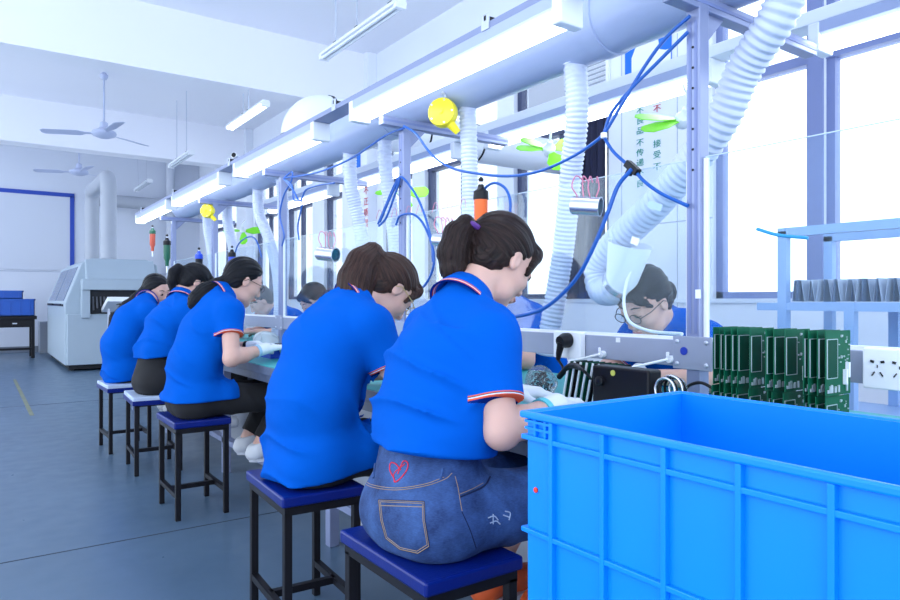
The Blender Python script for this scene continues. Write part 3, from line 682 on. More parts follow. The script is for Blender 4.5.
# wire clip rail of pink hooks along the sheet edge
for u in (380, 395, 409, 420, 436, 446, 455, 464):
    p = at_x(u, 213-(u-380)*.13, XP)
    tag(MB().tube(smooth_path([p+Vector((-.02, 0, -.03)), p+Vector((-.006, 0, .012)), p+Vector((.010, .004, .006)), p+Vector((.012, .006, -.02))], 5), .0012, 6).build('wire_hook', M_PINK), 'small pink wire hook clipped over the top of the acrylic sheet', 'hook', 'wire hooks on the acrylic edge')

# ================================================================== sockets, plug and bits on the rail
M_SLOT = mat('socket_slot', (.01, .01, .012), .6)
def socket_plate(y0, y1, label, slots):
    e = empty('socket_plate', (XP-.03, (y0+y1)/2, .86), label, 'socket')
    MB().b2((XP-.044, y0, .862), (XP-.0205, y1, .948)).build('plate', M_WHITE, e, bevel=.003)
    for c in slots:
        X = XP-.0452
        def sl(dy, dz, w, h, ang):
            MB().box((X, c+dy, .905+dz), (.0024, w, h), Matrix.Rotation(ang, 3, 'X')).build('slot', M_SLOT, e)
        sl(.010, .015, .007, .005, .2); sl(-.010, .015, .007, .005, -.2)
        sl(0, .005, .0015, .006, 0); sl(.008, -.011, .0022, .010, .6); sl(-.008, -.011, .0022, .010, -.6)
ya = at_x(862, 365, XP-.045).y
socket_plate(ya-.30, ya, 'white socket strip with slots on the rail beyond the green circuit boards', (ya-.030, ya-.072, ya-.114, ya-.156))
yb0, yb1 = at_x(580, 345, XP-.045).y, at_x(553, 345, XP-.045).y
e0 = socket_plate(yb0, yb1, 'white socket plate holding the black plug beside the denim-shorts woman', ())
# plug and its cable
pc = at_x(567, 344, XP-.05)
e = empty('power_plug', pc-Vector((0, 0, .05)), 'black angled power plug with its cable in the white socket plate', 'plug')
MB().tube([(XP-.045, pc.y, pc.z+.012), (XP-.062, pc.y, pc.z+.012), (XP-.082, pc.y, pc.z+.008)], [.024, .024, .018], 20).build('head', M_BLACK, e, smooth=True)
MB().tube([(XP-.074, pc.y+.002, pc.z+.005), (XP-.074, pc.y+.012, pc.z-.03), (XP-.074, pc.y+.016, pc.z-.05)], [.013, .010, .007], 12).build('strain_relief', M_BLACK, e, smooth=True)
cb = [(XP-.074, pc.y+.016, pc.z-.05), at_x(563, 368, XP-.08), at_x(560, 376, XP-.12), at_x(572, 365, XP-.14), at_x(587, 374, XP-.2), at_z(600, 392, .735), at_z(628, 396, .735)]
MB().tube(smooth_path(cb, 10), .0042, 8).build('cable', M_BLACK, e, smooth=True)
sk = smooth_path([at_x(559, 377, XP-.13), at_x(570, 366, XP-.14), at_x(582, 368, XP-.17)], 8)
MB().tube(sk, .009, 10).build('cable_sleeve', M_BLACK, e, smooth=True)
# rail hooks (rods with wing nuts)
for u, v, l in ((604, 354, 'white rod with a wing nut on the rail above the black device'), (672, 359, 'white rod with a knob on the rail beside the large post')):
    p = at_x(u, v, XP-.02); e = empty('rail_rod', p, l, 'rod', 'white rods on the rail')
    MB().cyl(p, p+Vector((-.016, 0, 0)), .010, 14).build('knob', M_WHITE, e, smooth=True)
    MB().tube([p+Vector((-.02, 0, 0)), p+Vector((-.04, .05, -.015)), p+Vector((-.07, .08, -.025))], .0035, 8).build('rod', M_WHITE, e, smooth=True)
    MB().box(p+Vector((-.022, -.002, .014)), (.004, .010, .014)).build('wing', M_WHITE, e, bevel=.002)
p = at_x(684, 351, XP-.0275); tag(MB().lathe([(.011, 0), (.011, .002), (0, .0022)], p, (-1, 0, 0), 20).build('round_sticker', mat('sticker_blue', (.01, .04, .4), .4)), 'blue round sticker on the rail beside the post', 'sticker')
for u, v, w, h, x, l in ((698, 294, .016, .024, XP-.0235, 'small white paper label stuck on the large bench post'), (618, 340, .016, .014, XP-.021, 'small white paper label on the rail above the black device')):
    p = at_x(u, v, x); tag(MB().box(p, (.0012, w, h)).build('paper_label', M_WHITE), l, 'label')

# ================================================================== BLUE BIN
M_BIN = mat('bin_blue_plastic', (0.0, 0.23, 0.86), .38, spec=.3, noise=.04, nscale=7)
BX0, BX1, BY0, BY1, BZ0, BZ1 = .717, 1.125, .17, .82, .47, .872
b = empty('storage_bin', ((BX0+BX1)/2, (BY0+BY1)/2, BZ0), 'large bright blue ribbed plastic storage bin in front of the bench', 'bin')
t = .008; ins = .007
def hollow(x0, x1, y0, y1, z0, z1, t, fl):
    A = [(x0, y0), (x1, y0), (x1, y1), (x0, y1)]; B = [(x0+t, y0+t), (x1-t, y0+t), (x1-t, y1-t), (x0+t, y1-t)]
    V = [(x, y, z0) for x, y in A]+[(x, y, z1) for x, y in A]+[(x, y, z1) for x, y in B]+[(x, y, z0+fl) for x, y in B]
    F = [(0, 3, 2, 1), (12, 13, 14, 15)]
    for k in range(4):
        q = (k+1) % 4; F += [(k, q, 4+q, 4+k), (4+k, 4+q, 8+q, 8+k), (8+k, 8+q, 12+q, 12+k)]
    return V, F
MB().add(*hollow(BX0+ins, BX1-ins, BY0+ins, BY1-ins, BZ0+.001, BZ1-.002, t, .01)).build('shell', M_BIN, b)
def ring(z0, z1, out, name, bev=.0015):
    r = MB(); o_ = ins-out; i_ = ins+.001
    P0 = [(BX0+o_, BY0+o_), (BX1-o_, BY0+o_), (BX1-o_, BY1-o_), (BX0+o_, BY1-o_)]; P1 = [(BX0+i_, BY0+i_), (BX1-i_, BY0+i_), (BX1-i_, BY1-i_), (BX0+i_, BY1-i_)]
    V = [(x, y, z) for z in (z0, z1) for (x, y) in P0+P1]; F = []
    for k in range(4):
        k2 = (k+1) % 4
        F += [(k, k2, 8+k2, 8+k), (4+k, 12+k, 12+k2, 4+k2), (k, 4+k, 4+k2, k2), (8+k, 8+k2, 12+k2, 12+k)]
    r.add(V, F); return r.build(name, M_BIN, b, bevel=bev)
ring(BZ1-.010, BZ1+.001, .010, 'rim', .003); ring(.828, .836, .008, 'ledge'); ring(.680, .688, .008, 'ledge'); ring(.530, .538, .008, 'ledge'); ring(BZ0, BZ0+.01, .004, 'base_edge')
r_ = MB()
def rib(x, y, dx, dy, z0=BZ0+.01, z1=BZ1-.01): MB().box((x, y, (z0+z1)/2), (dx, dy, z1-z0)).build('rib', M_BIN, b, bevel=.001)
ys = [BY1-.067-.103*k for k in range(6)]
for y in ys: rib(BX0+ins-.004, y, .010, .008); rib(BX1-ins+.004, y, .010, .008)
for k in range(4):
    x = BX0+.067+k*.0915; rib(x, BY1-ins+.004, .008, .010); rib(x, BY0+ins-.004, .008, .010)
for x, y in ((BX0+ins-.003, BY1-ins-.022), (BX0+ins-.003, BY1-ins-.045)): rib(x, y, .007, .005, .836, BZ1-.01)
for z in (.847, .858): MB().b2((BX0+ins-.007, BY1-.067, z-.002), (BX0+ins, BY1-ins, z+.002)).build('rib', M_BIN, b)
p = at_x(536, 490, BX0+ins-.001); MB().lathe([(.0045, 0), (.004, .002), (0, .003)], p, (-1, 0, 0), 12).build('red_dot', mat('red_paint', (.8, .04, .02), .5), b)

# ================================================================== STOOLS
def stool(cx, cy, w, d, label, seatm, zrot=0.0, worn=False):
    e = empty('work_stool', (cx, cy, 0), label, 'stool', 'square blue-topped work stools', local=True, rz=zrot)
    H = .47
    st = MB().b2((-w/2, -d/2, H-.032), (w/2, d/2, H)).build('seat', seatm, e, bevel=.006)
    if worn:
        MB().b2((-w/2-.003, -d/2-.003, H-.05), (w/2+.003, d/2+.003, H-.022)).build('seat_edge', M_SEATB, e, bevel=.003)
    t = .024; ox, oy = w/2-.022, d/2-.022
    MB().b2((-ox-t/2, -oy-t/2, H-.058), (ox+t/2, oy+t/2, H-.032)).build('apron', M_BLACKM, e)
    for sx in (-1, 1):
        for sy in (-1, 1): MB().bar((sx*ox, sy*oy, 0), (sx*ox, sy*oy, H-.05), t).build('leg', M_BLACKM, e, bevel=.002)
    for sx in (-1, 1): MB().bar((sx*ox, -oy, .115), (sx*ox, oy, .115), t*.9).build('stretcher', M_BLACKM, e)
    MB().bar((-ox, 0, .115), (ox, 0, .115), t*.9).build('stretcher', M_BLACKM, e)
    return e
stool(.885, 1.357, .265, .40, 'dark blue topped stool under the woman in denim shorts', M_SEATB, .0)
stool(.875, 2.08, .265, .385, 'worn blue stool under the brown-ponytailed woman in dark trousers', M_SEATB, -.05)
stool(.90, 3.54, .27, .385, 'blue stool under the black-haired woman with white gloves', M_SEATB, 0.0)
stool(.915, 4.54, .29, .40, 'pale worn-topped stool under the high-ponytailed woman in black trousers', M_SEATW, -.04, True)
stool(.87, 5.27, .29, .40, 'pale worn-topped stool under the woman at the machine end of the bench', M_SEATW, .03, True)
stool(.92, .66, .30, .26, 'stool carrying the end of the big blue bin next to the denim-shorts woman', M_SEATB)
stool(.92, .32, .30, .26, 'stool carrying the other end of the big blue bin', M_SEATB)

# small camera on top of the near lamp channel
p = Vector((X1L, 4.5, 1.962)); e = empty('bullet_camera', p, 'small black and white camera standing on the near lamp channel', 'camera')
MB().cyl(p, p+Vector((0, 0, .035)), .008, 10).build('bracket', M_WHITE, e, smooth=True)
MB().lathe([(.0, -.03), (.016, -.028), (.018, .02), (.02, .03), (.0, .03)], p+Vector((0, 0, .045)), (-.7, -.7, .1), 16).build('barrel', M_WHITE, e, smooth=True)
MB().lathe([(.0155, .030), (.0155, .034), (0, .036)], p+Vector((0, 0, .045)), (-.7, -.7, .1), 16).build('lens', M_BLACK, e, smooth=True)
for u, v, w, h, l in ((635, 241, .030, .022, 'white paper slip stuck on the acrylic near the hose hood'), (655, 206, .05, .02, 'pale blue tape slip stuck on the acrylic beside the large hose')):
    q = at_x(u, v, XP-.0035); tag(MB().box(q, (.0012, w, h), Matrix.Rotation(.35, 3, 'X')).build('paper_slip', M_WHITE if u < 640 else mat('pale_tape', (.45, .62, .85), .5)), l, 'label')

# ================================================================== PEOPLE: smooth-blended solids turned into one continuous skin
class Field:
    def __init__(s, lo, hi, h):
        s.h = h; s.lo = np.array(lo, float); n = np.ceil((np.array(hi)-s.lo)/h).astype(int)+1; s.n = n
        s.ax = [(s.lo[i]+h*np.arange(n[i])).astype(np.float32) for i in range(3)]
        s.A = np.full(tuple(n), .06, np.float32)
    def _win(s, lo, hi):
        a = np.clip(np.floor((np.array(lo)-s.lo)/s.h).astype(int), 0, s.n); b = np.clip(np.ceil((np.array(hi)-s.lo)/s.h).astype(int)+1, 0, s.n)
        sl = tuple(slice(a[i], b[i]) for i in range(3))
        return sl, s.ax[0][sl[0]][:, None, None], s.ax[1][sl[1]][None, :, None], s.ax[2][sl[2]][None, None, :]
    def _put(s, sl, d, k, op):
        A = s.A[sl]
        if op == 'u':
            h = np.maximum(k-np.abs(A-d), 0)/k; s.A[sl] = np.minimum(A, d)-h*h*k*.25
        elif op == 's':
            d = -d; h = np.maximum(k-np.abs(A-d), 0)/k; s.A[sl] = np.maximum(A, d)+h*h*k*.25
    def cap(s, a, b, ra, rb, k=.02, op='u', flat=False):
        a = np.array(a, float); b = np.array(b, float); R = max(ra, rb)+.06
        sl, X, Y, Z = s._win(np.minimum(a, b)-R, np.maximum(a, b)+R)
        d = b-a; L2 = max(1e-9, d.dot(d)); px, py, pz = X-a[0], Y-a[1], Z-a[2]
        tt = (px*d[0]+py*d[1]+pz*d[2])/L2; t = np.clip(tt, 0, 1)
        q = np.sqrt((px-t*d[0])**2+(py-t*d[1])**2+(pz-t*d[2])**2)-(ra+(rb-ra)*t)
        if flat: q = np.maximum(q, (tt-1)*math.sqrt(L2))
        s._put(sl, q.astype(np.float32), k, op); return s
    def loft(s, a, b, lat, AB0, AB1, k=.03, op='u'):
        """elliptic cone between two stations; AB = (half depth, half width), lat = sideways direction"""
        a = np.array(a, float); b = np.array(b, float); lat = np.array(lat, float); lat /= np.linalg.norm(lat)
        d = b-a; L = np.linalg.norm(d); ax = d/L; lat = lat-ax*lat.dot(ax); lat /= np.linalg.norm(lat); fw = np.cross(lat, ax)
        R = max(AB0+AB1)+.05; sl, X, Y, Z = s._win(np.minimum(a, b)-R, np.maximum(a, b)+R)
        px, py, pz = X-a[0], Y-a[1], Z-a[2]
        e = px*ax[0]+py*ax[1]+pz*ax[2]; l = px*lat[0]+py*lat[1]+pz*lat[2]; f = px*fw[0]+py*fw[1]+pz*fw[2]
        t = np.clip(e/L, 0, 1); ex = e-t*L; A = AB0[0]+(AB1[0]-AB0[0])*t; B = AB0[1]+(AB1[1]-AB0[1])*t; m = np.minimum(A, B)
        q = (np.sqrt((f/A)**2+(l/B)**2+(ex/m)**2)-1)*m
        s._put(sl, q.astype(np.float32), k, op); return s
    def ell(s, c, M, r, k=.015, op='u'):
        c = np.array(c, float); M = np.array(M, float); r = np.array(r, float); R = r.max()+.05
        sl, X, Y, Z = s._win(c-R, c+R); px, py, pz = X-c[0], Y-c[1], Z-c[2]
        q = [(px*M[i][0]+py*M[i][1]+pz*M[i][2]) for i in range(3)]
        k0 = np.sqrt(sum((q[i]/r[i])**2 for i in range(3)))+1e-6; k1 = np.sqrt(sum((q[i]/r[i]**2)**2 for i in range(3)))+1e-6
        s._put(sl, (k0*(k0-1)/k1).astype(np.float32), k, op); return s
    def half(s, n, p, k=.004):
        """cut away what lies beyond the plane (n points outwards)"""
        n = np.array(n, float); n /= np.linalg.norm(n); p = np.array(p, float)
        d = (s.ax[0][:, None, None]-p[0])*n[0]+(s.ax[1][None, :, None]-p[1])*n[1]+(s.ax[2][None, None, :]-p[2])*n[2]
        h = np.maximum(k-np.abs(s.A-d), 0)/k; s.A = (np.maximum(s.A, d)+h*h*k*.25).astype(np.float32); return s
    def displace(s, fn, band=.03):
        I = np.nonzero(np.abs(s.A) < band)
        s.A[I] -= fn(s.ax[0][I[0]], s.ax[1][I[1]], s.ax[2][I[2]]).astype(np.float32); return s
    def mesh(s, name, m, parent, attr=None):
        A = s.A; A[0] = A[-1] = .05; A[:, 0] = A[:, -1] = .05; A[:, :, 0] = A[:, :, -1] = .05
        S = A < 0
        c = [S[i:S.shape[0]-1+i, j:S.shape[1]-1+j, k:S.shape[2]-1+k] for i in (0, 1) for j in (0, 1) for k in (0, 1)]
        cnt = np.zeros(c[0].shape, np.int8)
        for q in c: cnt += q
        I = np.nonzero((cnt > 0) & (cnt < 8)); N = len(I[0])
        idx = np.full(c[0].shape, -1, np.int32); idx[I] = np.arange(N)
        cor = [(i, j, k) for i in (0, 1) for j in (0, 1) for k in (0, 1)]
        val = np.stack([A[I[0]+i, I[1]+j, I[2]+k] for i, j, k in cor], 1)
        P = np.zeros((N, 3)); W = np.zeros(N)
        for a in range(8):
            for b in range(a+1, 8):
                if sum(abs(cor[a][q]-cor[b][q]) for q in range(3)) != 1: continue
                va, vb = val[:, a], val[:, b]; x = (va < 0) != (vb < 0)
                t = np.where(x, va/np.where(x, va-vb, 1), 0)
                for q in range(3): P[:, q] += np.where(x, cor[a][q]+t*(cor[b][q]-cor[a][q]), 0)
                W += x
        P = (P/W[:, None]+np.stack(I, 1))*s.h+s.lo
        F = []
        for ax in range(3):
            sa = [slice(1, -1)]*3; sb = [slice(1, -1)]*3; sa[ax] = slice(0, -1); sb[ax] = slice(1, None)
            a, b = S[tuple(sa)], S[tuple(sb)]
            for flip, msk in ((False, a & ~b), (True, ~a & b)):
                J = list(np.nonzero(msk)); o = [1, 1, 1]; o[ax] = 0; J = [J[q]+o[q] for q in range(3)]
                u, v = (ax+1) % 3, (ax+2) % 3; quad = []
                for du, dv in ((-1, -1), (0, -1), (0, 0), (-1, 0)):
                    K = [x.copy() for x in J]; K[u] = K[u]+du; K[v] = K[v]+dv; quad.append(idx[tuple(K)])
                q = np.stack(quad[::-1] if flip else quad, 1); F.append(q)
        F = np.concatenate(F); F = F[(F >= 0).all(1)]
        me = bpy.data.meshes.new(name); me.vertices.add(N); me.vertices.foreach_set('co', P.astype(np.float32).ravel())
        me.loops.add(F.size); me.loops.foreach_set('vertex_index', F.ravel().astype(np.int32))
        me.polygons.add(len(F)); me.polygons.foreach_set('loop_start', np.arange(0, F.size, 4, dtype=np.int32)); me.polygons.foreach_set('loop_total', np.full(len(F), 4, np.int32))
        me.update(calc_edges=True); me.validate()
        me.polygons.foreach_set('use_smooth', np.ones(len(me.polygons), bool))
        if attr:
            for an, fn in attr.items():
                v = fn(P).astype(np.float32)
                at = me.attributes.new(an, 'FLOAT' if v.ndim == 1 else 'FLOAT_VECTOR', 'POINT'); at.data.foreach_set('value' if v.ndim == 1 else 'vector', v.ravel())
        me.materials.append(m)
        o = bpy.data.objects.new(name, me); COL.objects.link(o); o.parent = parent
        return o

# ---- materials for people
def shirt_mat():
    m = bpy.data.materials.new('polo_blue_cotton'); m.use_nodes = True; nt = m.node_tree; b = nt.nodes['Principled BSDF']
    at = nt.nodes.new('ShaderNodeAttribute'); at.attribute_name = 'hem'
    r = nt.nodes.new('ShaderNodeValToRGB'); cr = r.color_ramp; cr.interpolation = 'CONSTANT'
    blue = (0.0, 0.093, 0.50, 1)
    st = [(0, (0.0, .02, .18, 1)), (.06, (.75, .12, .06, 1)), (.16, (.70, .74, .85, 1)), (.22, (.01, .02, .12, 1)), (.26, (.72, .14, .08, 1)), (.33, blue)]
    cr.elements[0].position = 0; cr.elements[0].color = st[0][1]; cr.elements[1].position = st[1][0]; cr.elements[1].color = st[1][1]
    for p, c in st[2:]: e = cr.elements.new(p); e.color = c
    mu = nt.nodes.new('ShaderNodeMath'); mu.operation = 'MULTIPLY'; mu.inputs[1].default_value = 25.0
    nt.links.new(at.outputs['Fac'], mu.inputs[0]); nt.links.new(mu.outputs[0], r.inputs['Fac']); nt.links.new(r.outputs['Color'], b.inputs['Base Color'])
    b.inputs['Roughness'].default_value = .85; b.inputs['Specular IOR Level'].default_value = .06
    tc = nt.nodes.new('ShaderNodeTexCoord'); n = nt.nodes.new('ShaderNodeTexNoise'); n.inputs['Scale'].default_value = 7; n.inputs['Detail'].default_value = 3
    n2 = nt.nodes.new('ShaderNodeTexNoise'); n2.inputs['Scale'].default_value = 500
    nt.links.new(tc.outputs['Object'], n.inputs['Vector']); nt.links.new(tc.outputs['Object'], n2.inputs['Vector'])
    bp = nt.nodes.new('ShaderNodeBump'); bp.inputs['Strength'].default_value = .35; bp.inputs['Distance'].default_value = .02; nt.links.new(n.outputs['Fac'], bp.inputs['Height'])
    bp2 = nt.nodes.new('ShaderNodeBump'); bp2.inputs['Strength'].default_value = .15; bp2.inputs['Distance'].default_value = .001; nt.links.new(n2.outputs['Fac'], bp2.inputs['Height'])
    nt.links.new(bp.outputs['Normal'], bp2.inputs['Normal']); nt.links.new(bp2.outputs['Normal'], b.inputs['Normal'])
    return m
def hair_mat(name, c0, c1):
    m = bpy.data.materials.new(name); m.use_nodes = True; nt = m.node_tree; b = nt.nodes['Principled BSDF']
    at = nt.nodes.new('ShaderNodeAttribute'); at.attribute_name = 'strand'
    n = nt.nodes.new('ShaderNodeTexNoise'); n.inputs['Scale'].default_value = 26; n.inputs['Detail'].default_value = 3
    nt.links.new(at.outputs['Vector'], n.inputs['Vector'])
    r = nt.nodes.new('ShaderNodeValToRGB'); r.color_ramp.elements[0].position = .32; r.color_ramp.elements[1].position = .72
    r.color_ramp.elements[0].color = tuple(c0)+(1,); r.color_ramp.elements[1].color = tuple(c1)+(1,)
    nt.links.new(n.outputs['Fac'], r.inputs['Fac']); nt.links.new(r.outputs['Color'], b.inputs['Base Color'])
    bp = nt.nodes.new('ShaderNodeBump'); bp.inputs['Strength'].default_value = .55; bp.inputs['Distance'].default_value = .006
    nt.links.new(n.outputs['Fac'], bp.inputs['Height']); nt.links.new(bp.outputs['Normal'], b.inputs['Normal'])
    b.inputs['Roughness'].default_value = .45; b.inputs['Specular IOR Level'].default_value = .18
    return m
def skin_mat():
    m = mat('skin', (.66, .40, .33), .5, spec=.35, noise=.06, nscale=18, bump=.06, bscale=300)
    b = m.node_tree.nodes['Principled BSDF']; b.inputs['Subsurface Weight'].default_value = .12; b.inputs['Subsurface Radius'].default_value = (.01, .004, .002)
    return m
def denim_mat():
    m = bpy.data.materials.new('washed_denim'); m.use_nodes = True; nt = m.node_tree; b = nt.nodes['Principled BSDF']
    tc = nt.nodes.new('ShaderNodeTexCoord')
    n = nt.nodes.new('ShaderNodeTexNoise'); n.inputs['Scale'].default_value = 9; n.inputs['Detail'].default_value = 8; n.inputs['Roughness'].default_value = .65
    mp = nt.nodes.new('ShaderNodeMapping'); mp.inputs['Scale'].default_value = (90, 90, 420)
    n2 = nt.nodes.new('ShaderNodeTexNoise'); n2.inputs['Scale'].default_value = 1.5; n2.inputs['Detail'].default_value = 4
    nt.links.new(tc.outputs['Object'], n.inputs['Vector']); nt.links.new(tc.outputs['Object'], mp.inputs['Vector']); nt.links.new(mp.outputs[0], n2.inputs['Vector'])
    r = nt.nodes.new('ShaderNodeValToRGB'); r.color_ramp.elements[0].position = .33; r.color_ramp.elements[1].position = .74
    r.color_ramp.elements[0].color = (.004, .02, .095, 1); r.color_ramp.elements[1].color = (.052, .13, .36, 1)
    ad = nt.nodes.new('ShaderNodeMath'); ad.operation = 'MULTIPLY_ADD'; ad.inputs[1].default_value = .28; nt.links.new(n2.outputs['Fac'], ad.inputs[0])
    sb = nt.nodes.new('ShaderNodeMath'); sb.operation = 'SUBTRACT'; sb.inputs[1].default_value = .14; nt.links.new(n.outputs['Fac'], sb.inputs[0]); nt.links.new(sb.outputs[0], ad.inputs[2])
    nt.links.new(ad.outputs[0], r.inputs['Fac']); nt.links.new(r.outputs['Color'], b.inputs['Base Color'])
    bp = nt.nodes.new('ShaderNodeBump'); bp.inputs['Strength'].default_value = .25; bp.inputs['Distance'].default_value = .004; nt.links.new(ad.outputs[0], bp.inputs['Height']); nt.links.new(bp.outputs['Normal'], b.inputs['Normal'])
    b.inputs['Roughness'].default_value = .85
    return m
M_SHIRT = shirt_mat(); M_SKIN = skin_mat(); M_DENIM = denim_mat()
M_BTROU = mat('black_trouser_cloth', (.008, .008, .011), .85, noise=.3, nscale=8)
M_DTROU = mat('dark_navy_trouser_cloth', (.010, .011, .018), .8, noise=.3, nscale=8)
M_HBROWN = hair_mat('hair_dark_brown', (.004, .0025, .003), (.038, .020, .018))
M_HLIGHT = hair_mat('hair_brown', (.008, .0045, .0045), (.075, .036, .028))
M_HBLACK = hair_mat('hair_black', (.0018, .0019, .003), (.009, .0095, .015))
M_GLOVE = mat('white_knit_glove', (.78, .82, .88), .85, bump=.25, bscale=350)
M_SHOE = mat('white_sneaker', (.74, .76, .82), .55, noise=.08, nscale=20); M_SOLE = mat('sneaker_sole', (.55, .58, .66), .6)
M_LIP = mat('lip_pink', (.50, .16, .16), .4); M_BROW = mat('brow_dark', (.015, .010, .010), .7); M_EYEW = mat('eye_white', (.8, .8, .82), .3)
M_SPEC = mat('spectacle_black', (.01, .01, .014), .3); M_SPECG = mat('spectacle_gold', (.6, .42, .2), .3, .8)
M_LENS = clear('spectacle_lens', (.97, .98, 1), .01, .12)

def V3(*a): return np.array(a, float)
def lerp(a, b, t): return np.array(a, float)*(1-t)+np.array(b, float)*t
def hand_segments(W, d, n, side):
    """palm and five fingers as tapered segments; d to the fingertips, n out of the palm, side towards the thumb"""
    W = np.array(W, float); d = np.array(d, float)/np.linalg.norm(d); n = np.array(n, float); n -= d*n.dot(d); n /= np.linalg.norm(n)
    side = np.array(side, float); side -= d*side.dot(d); side -= n*side.dot(n); side /= np.linalg.norm(side)
    seg = []
    for o in (-.026, -.009, .009, .026): seg.append((W+d*.012+side*o*.55, W+d*.085+side*o, .0155, .0125))
    for o, ln, cu in ((-.030, .058, .62), (-.0105, .071, .50), (.0105, .076, .45), (.030, .068, .40)):
        p = W+d*.086+side*o; dd = d.copy(); r = .0092
        for s_, f in ((.46, .5), (.31, 1.0), (.23, .9)):
            c = cu*f; ax = dd*math.cos(c)+n*math.sin(c); n2 = n*math.cos(c)-dd*math.sin(c)
            q = p+ax*ln*s_; seg.append((p, q, r, r*.92)); p = q; dd = ax; r *= .92
            n_ = n2
    p = W+d*.022+side*.022; q = p+(d*.55+side*.72+n*.30)*.036; seg.append((p, q, .0135, .0115)); r2 = q+(d*.85+side*.30+n*.40)*.030; seg.append((q, r2, .0108, .0098)); seg.append((r2, r2+(d*.95+side*.02+n*.35)*.024, .0096, .0082))
    return seg

def person(P):
    e = empty('person', (P['loc'][0], P['loc'][1], 0), P['label'], 'person', None, local=True, rz=P.get('rz', 0))
    h = P['h']; LAT = (0, 1, 0)
    g = lambda k: np.array(P[k], float)
    pel, wai, che, upp, nek, hd = [g(k) for k in ('pelvis', 'waist', 'chest', 'upper', 'neck', 'head')]
    yaw, pit, roll = P['yaw'], P['pitch'], P.get('roll', 0)
    Hf = V3(math.cos(pit)*math.cos(yaw), math.cos(pit)*math.sin(yaw), -math.sin(pit)); Hl = V3(-math.sin(yaw), math.cos(yaw), 0)
    Hu = np.cross(Hf, Hl)
    Hl, Hu = Hl*math.cos(roll)+Hu*math.sin(roll), Hu*math.cos(roll)-Hl*math.sin(roll)
    HM = np.stack([Hf, Hl, Hu]); H = lambda f, l, u: hd+Hf*f+Hl*l+Hu*u
    arms = [(g('shR'), g('elR'), g('wrR'), -1), (g('shL'), g('elL'), g('wrL'), 1)]
    legs = [(V3(.03, s*.088, .555)+V3(pel[0], pel[1], 0), g(k1), g(k2), s) for s, k1, k2 in ((-1, 'knR', 'anR'), (1, 'knL', 'anL'))]
    bs = P.get('bs', 1.0)
    pts = np.array([pel, wai, che, upp, hd]+[q for a in arms for q in a[:3]]+[q for l in legs for q in l[:3]])
    lo = pts.min(0)-.24; hi = pts.max(0)+.24; lo[2] = P.get('zmin', .12)
    # ---------------- skin: head, neck, trunk, arms, hands, legs and feet in one surface
    B = Field(lo, hi, h)
    B.loft(pel, wai, LAT, (.10*bs, .155*bs), (.085*bs, .125*bs)).loft(wai, che, LAT, (.085*bs, .125*bs), (.09*bs, .14*bs)).loft(che, upp, LAT, (.09*bs, .14*bs), (.062, .13))
    B.cap(upp, nek, .065, .057, .03); nb = H(-.028, 0, -.075); B.cap(nek, nb, .055, .052, .03)
    hands = []
    for sh, el, wr, s in arms:
        B.cap(lerp(upp, sh, .55), sh, .05, .048, .03).cap(sh, el, .047, .037, .025).cap(el, lerp(el, wr, .35), .038, .036, .02).cap(lerp(el, wr, .35), wr, .036, .0245, .02)
        d = wr-el; d = d/np.linalg.norm(d); hdir = P.get('hdR' if s < 0 else 'hdL'); d = np.array(hdir, float) if hdir is not None else d*.8+V3(.2, -s*.25, -.15)
        nrm = P.get('hnR' if s < 0 else 'hnL', (0, 0, -1)); sd = P.get('hsR' if s < 0 else 'hsL', (0.2, -s*1.0, .35))
        hs = hand_segments(wr+d/np.linalg.norm(d)*.004, d, nrm, sd); hands.append(hs)
        gl = P.get('gloves')
        for i, (a, b, ra, rb) in enumerate(hs): B.cap(a, b, ra*(.86 if gl else 1), rb*(.86 if gl else 1), .008)
    for hp, kn, an, s in legs:
        B.cap(hp, kn, .080*bs, .054, .03).cap(kn, lerp(kn, an, .35), .052, .052, .02).cap(lerp(kn, an, .35), an, .052, .034, .02)
        B.cap(an+V3(-.01, 0, -.03), an+V3(.14, 0, -.05), .03, .022, .02)
    # head
    B.ell(H(-.008, 0, .035), HM, (.094, .073, .083), .02).ell(H(.028, 0, -.025), HM, (.066, .061, .088), .03)
    B.cap(H(.03, -.028, -.082), H(.058, 0, -.100), .030, .022, .02).cap(H(.03, .028, -.082), H(.058, 0, -.100), .030, .022, .02)
    for s in (-1, 1):
        B.ell(H(.052, s*.034, -.028), HM, (.036, .026, .026), .02)                      # cheek
        B.ell(H(.100, s*.031, .010), HM, (.016, .019, .011), .014, 's')                 # eye socket
        B.ell(H(.080, s*.031, .007), HM, (.0145, .0165, .0125), .006)                   # lid over the eyeball
        B.cap(H(.084, s*.016, .026), H(.078, s*.045, .027), .008, .006, .012)           # brow ridge
        B.ell(H(-.004, s*.073, -.006), HM, (.018, .009, .031), .006).ell(H(.000, s*.084, -.002), HM, (.009, .008, .018), .006, 's')
        B.ell(H(.101, s*.010, -.037), HM, (.010, .008, .007), .006)
    B.cap(H(.090, 0, .012), H(.108, 0, -.032), .0075, .0105, .012)
    B.ell(H(.092, 0, -.062), HM, (.010, .021, .006), .008).ell(H(.090, 0, -.073), HM, (.010, .018, .0065), .008)
    B.half((0, 0, -1), (0, 0, P.get('seat', .4715)), .006) if P.get('cutlegs') else None
    B.mesh('body', M_SKIN, e)
    # ---------------- polo shirt
    hz, ht = P['hem'], P.get('hemtilt', 0.0)
    lo2 = np.array([pel[0]-.26, min(arms[0][0][1], arms[0][1][1])-.14, hz-.03]); hi2 = np.array([max(upp[0], arms[0][1][0], arms[1][1][0])+.2, max(arms[1][0][1], arms[1][1][1])+.14, nek[2]+.09])
    S = Field(lo2, hi2, h)
    w = P.get('shirt', {}); q1 = w.get('pel', (.145, .190)); q2 = w.get('wai', (.122, .165)); q3 = w.get('che', (.118, .165)); q4 = w.get('upp', (.082, .15))
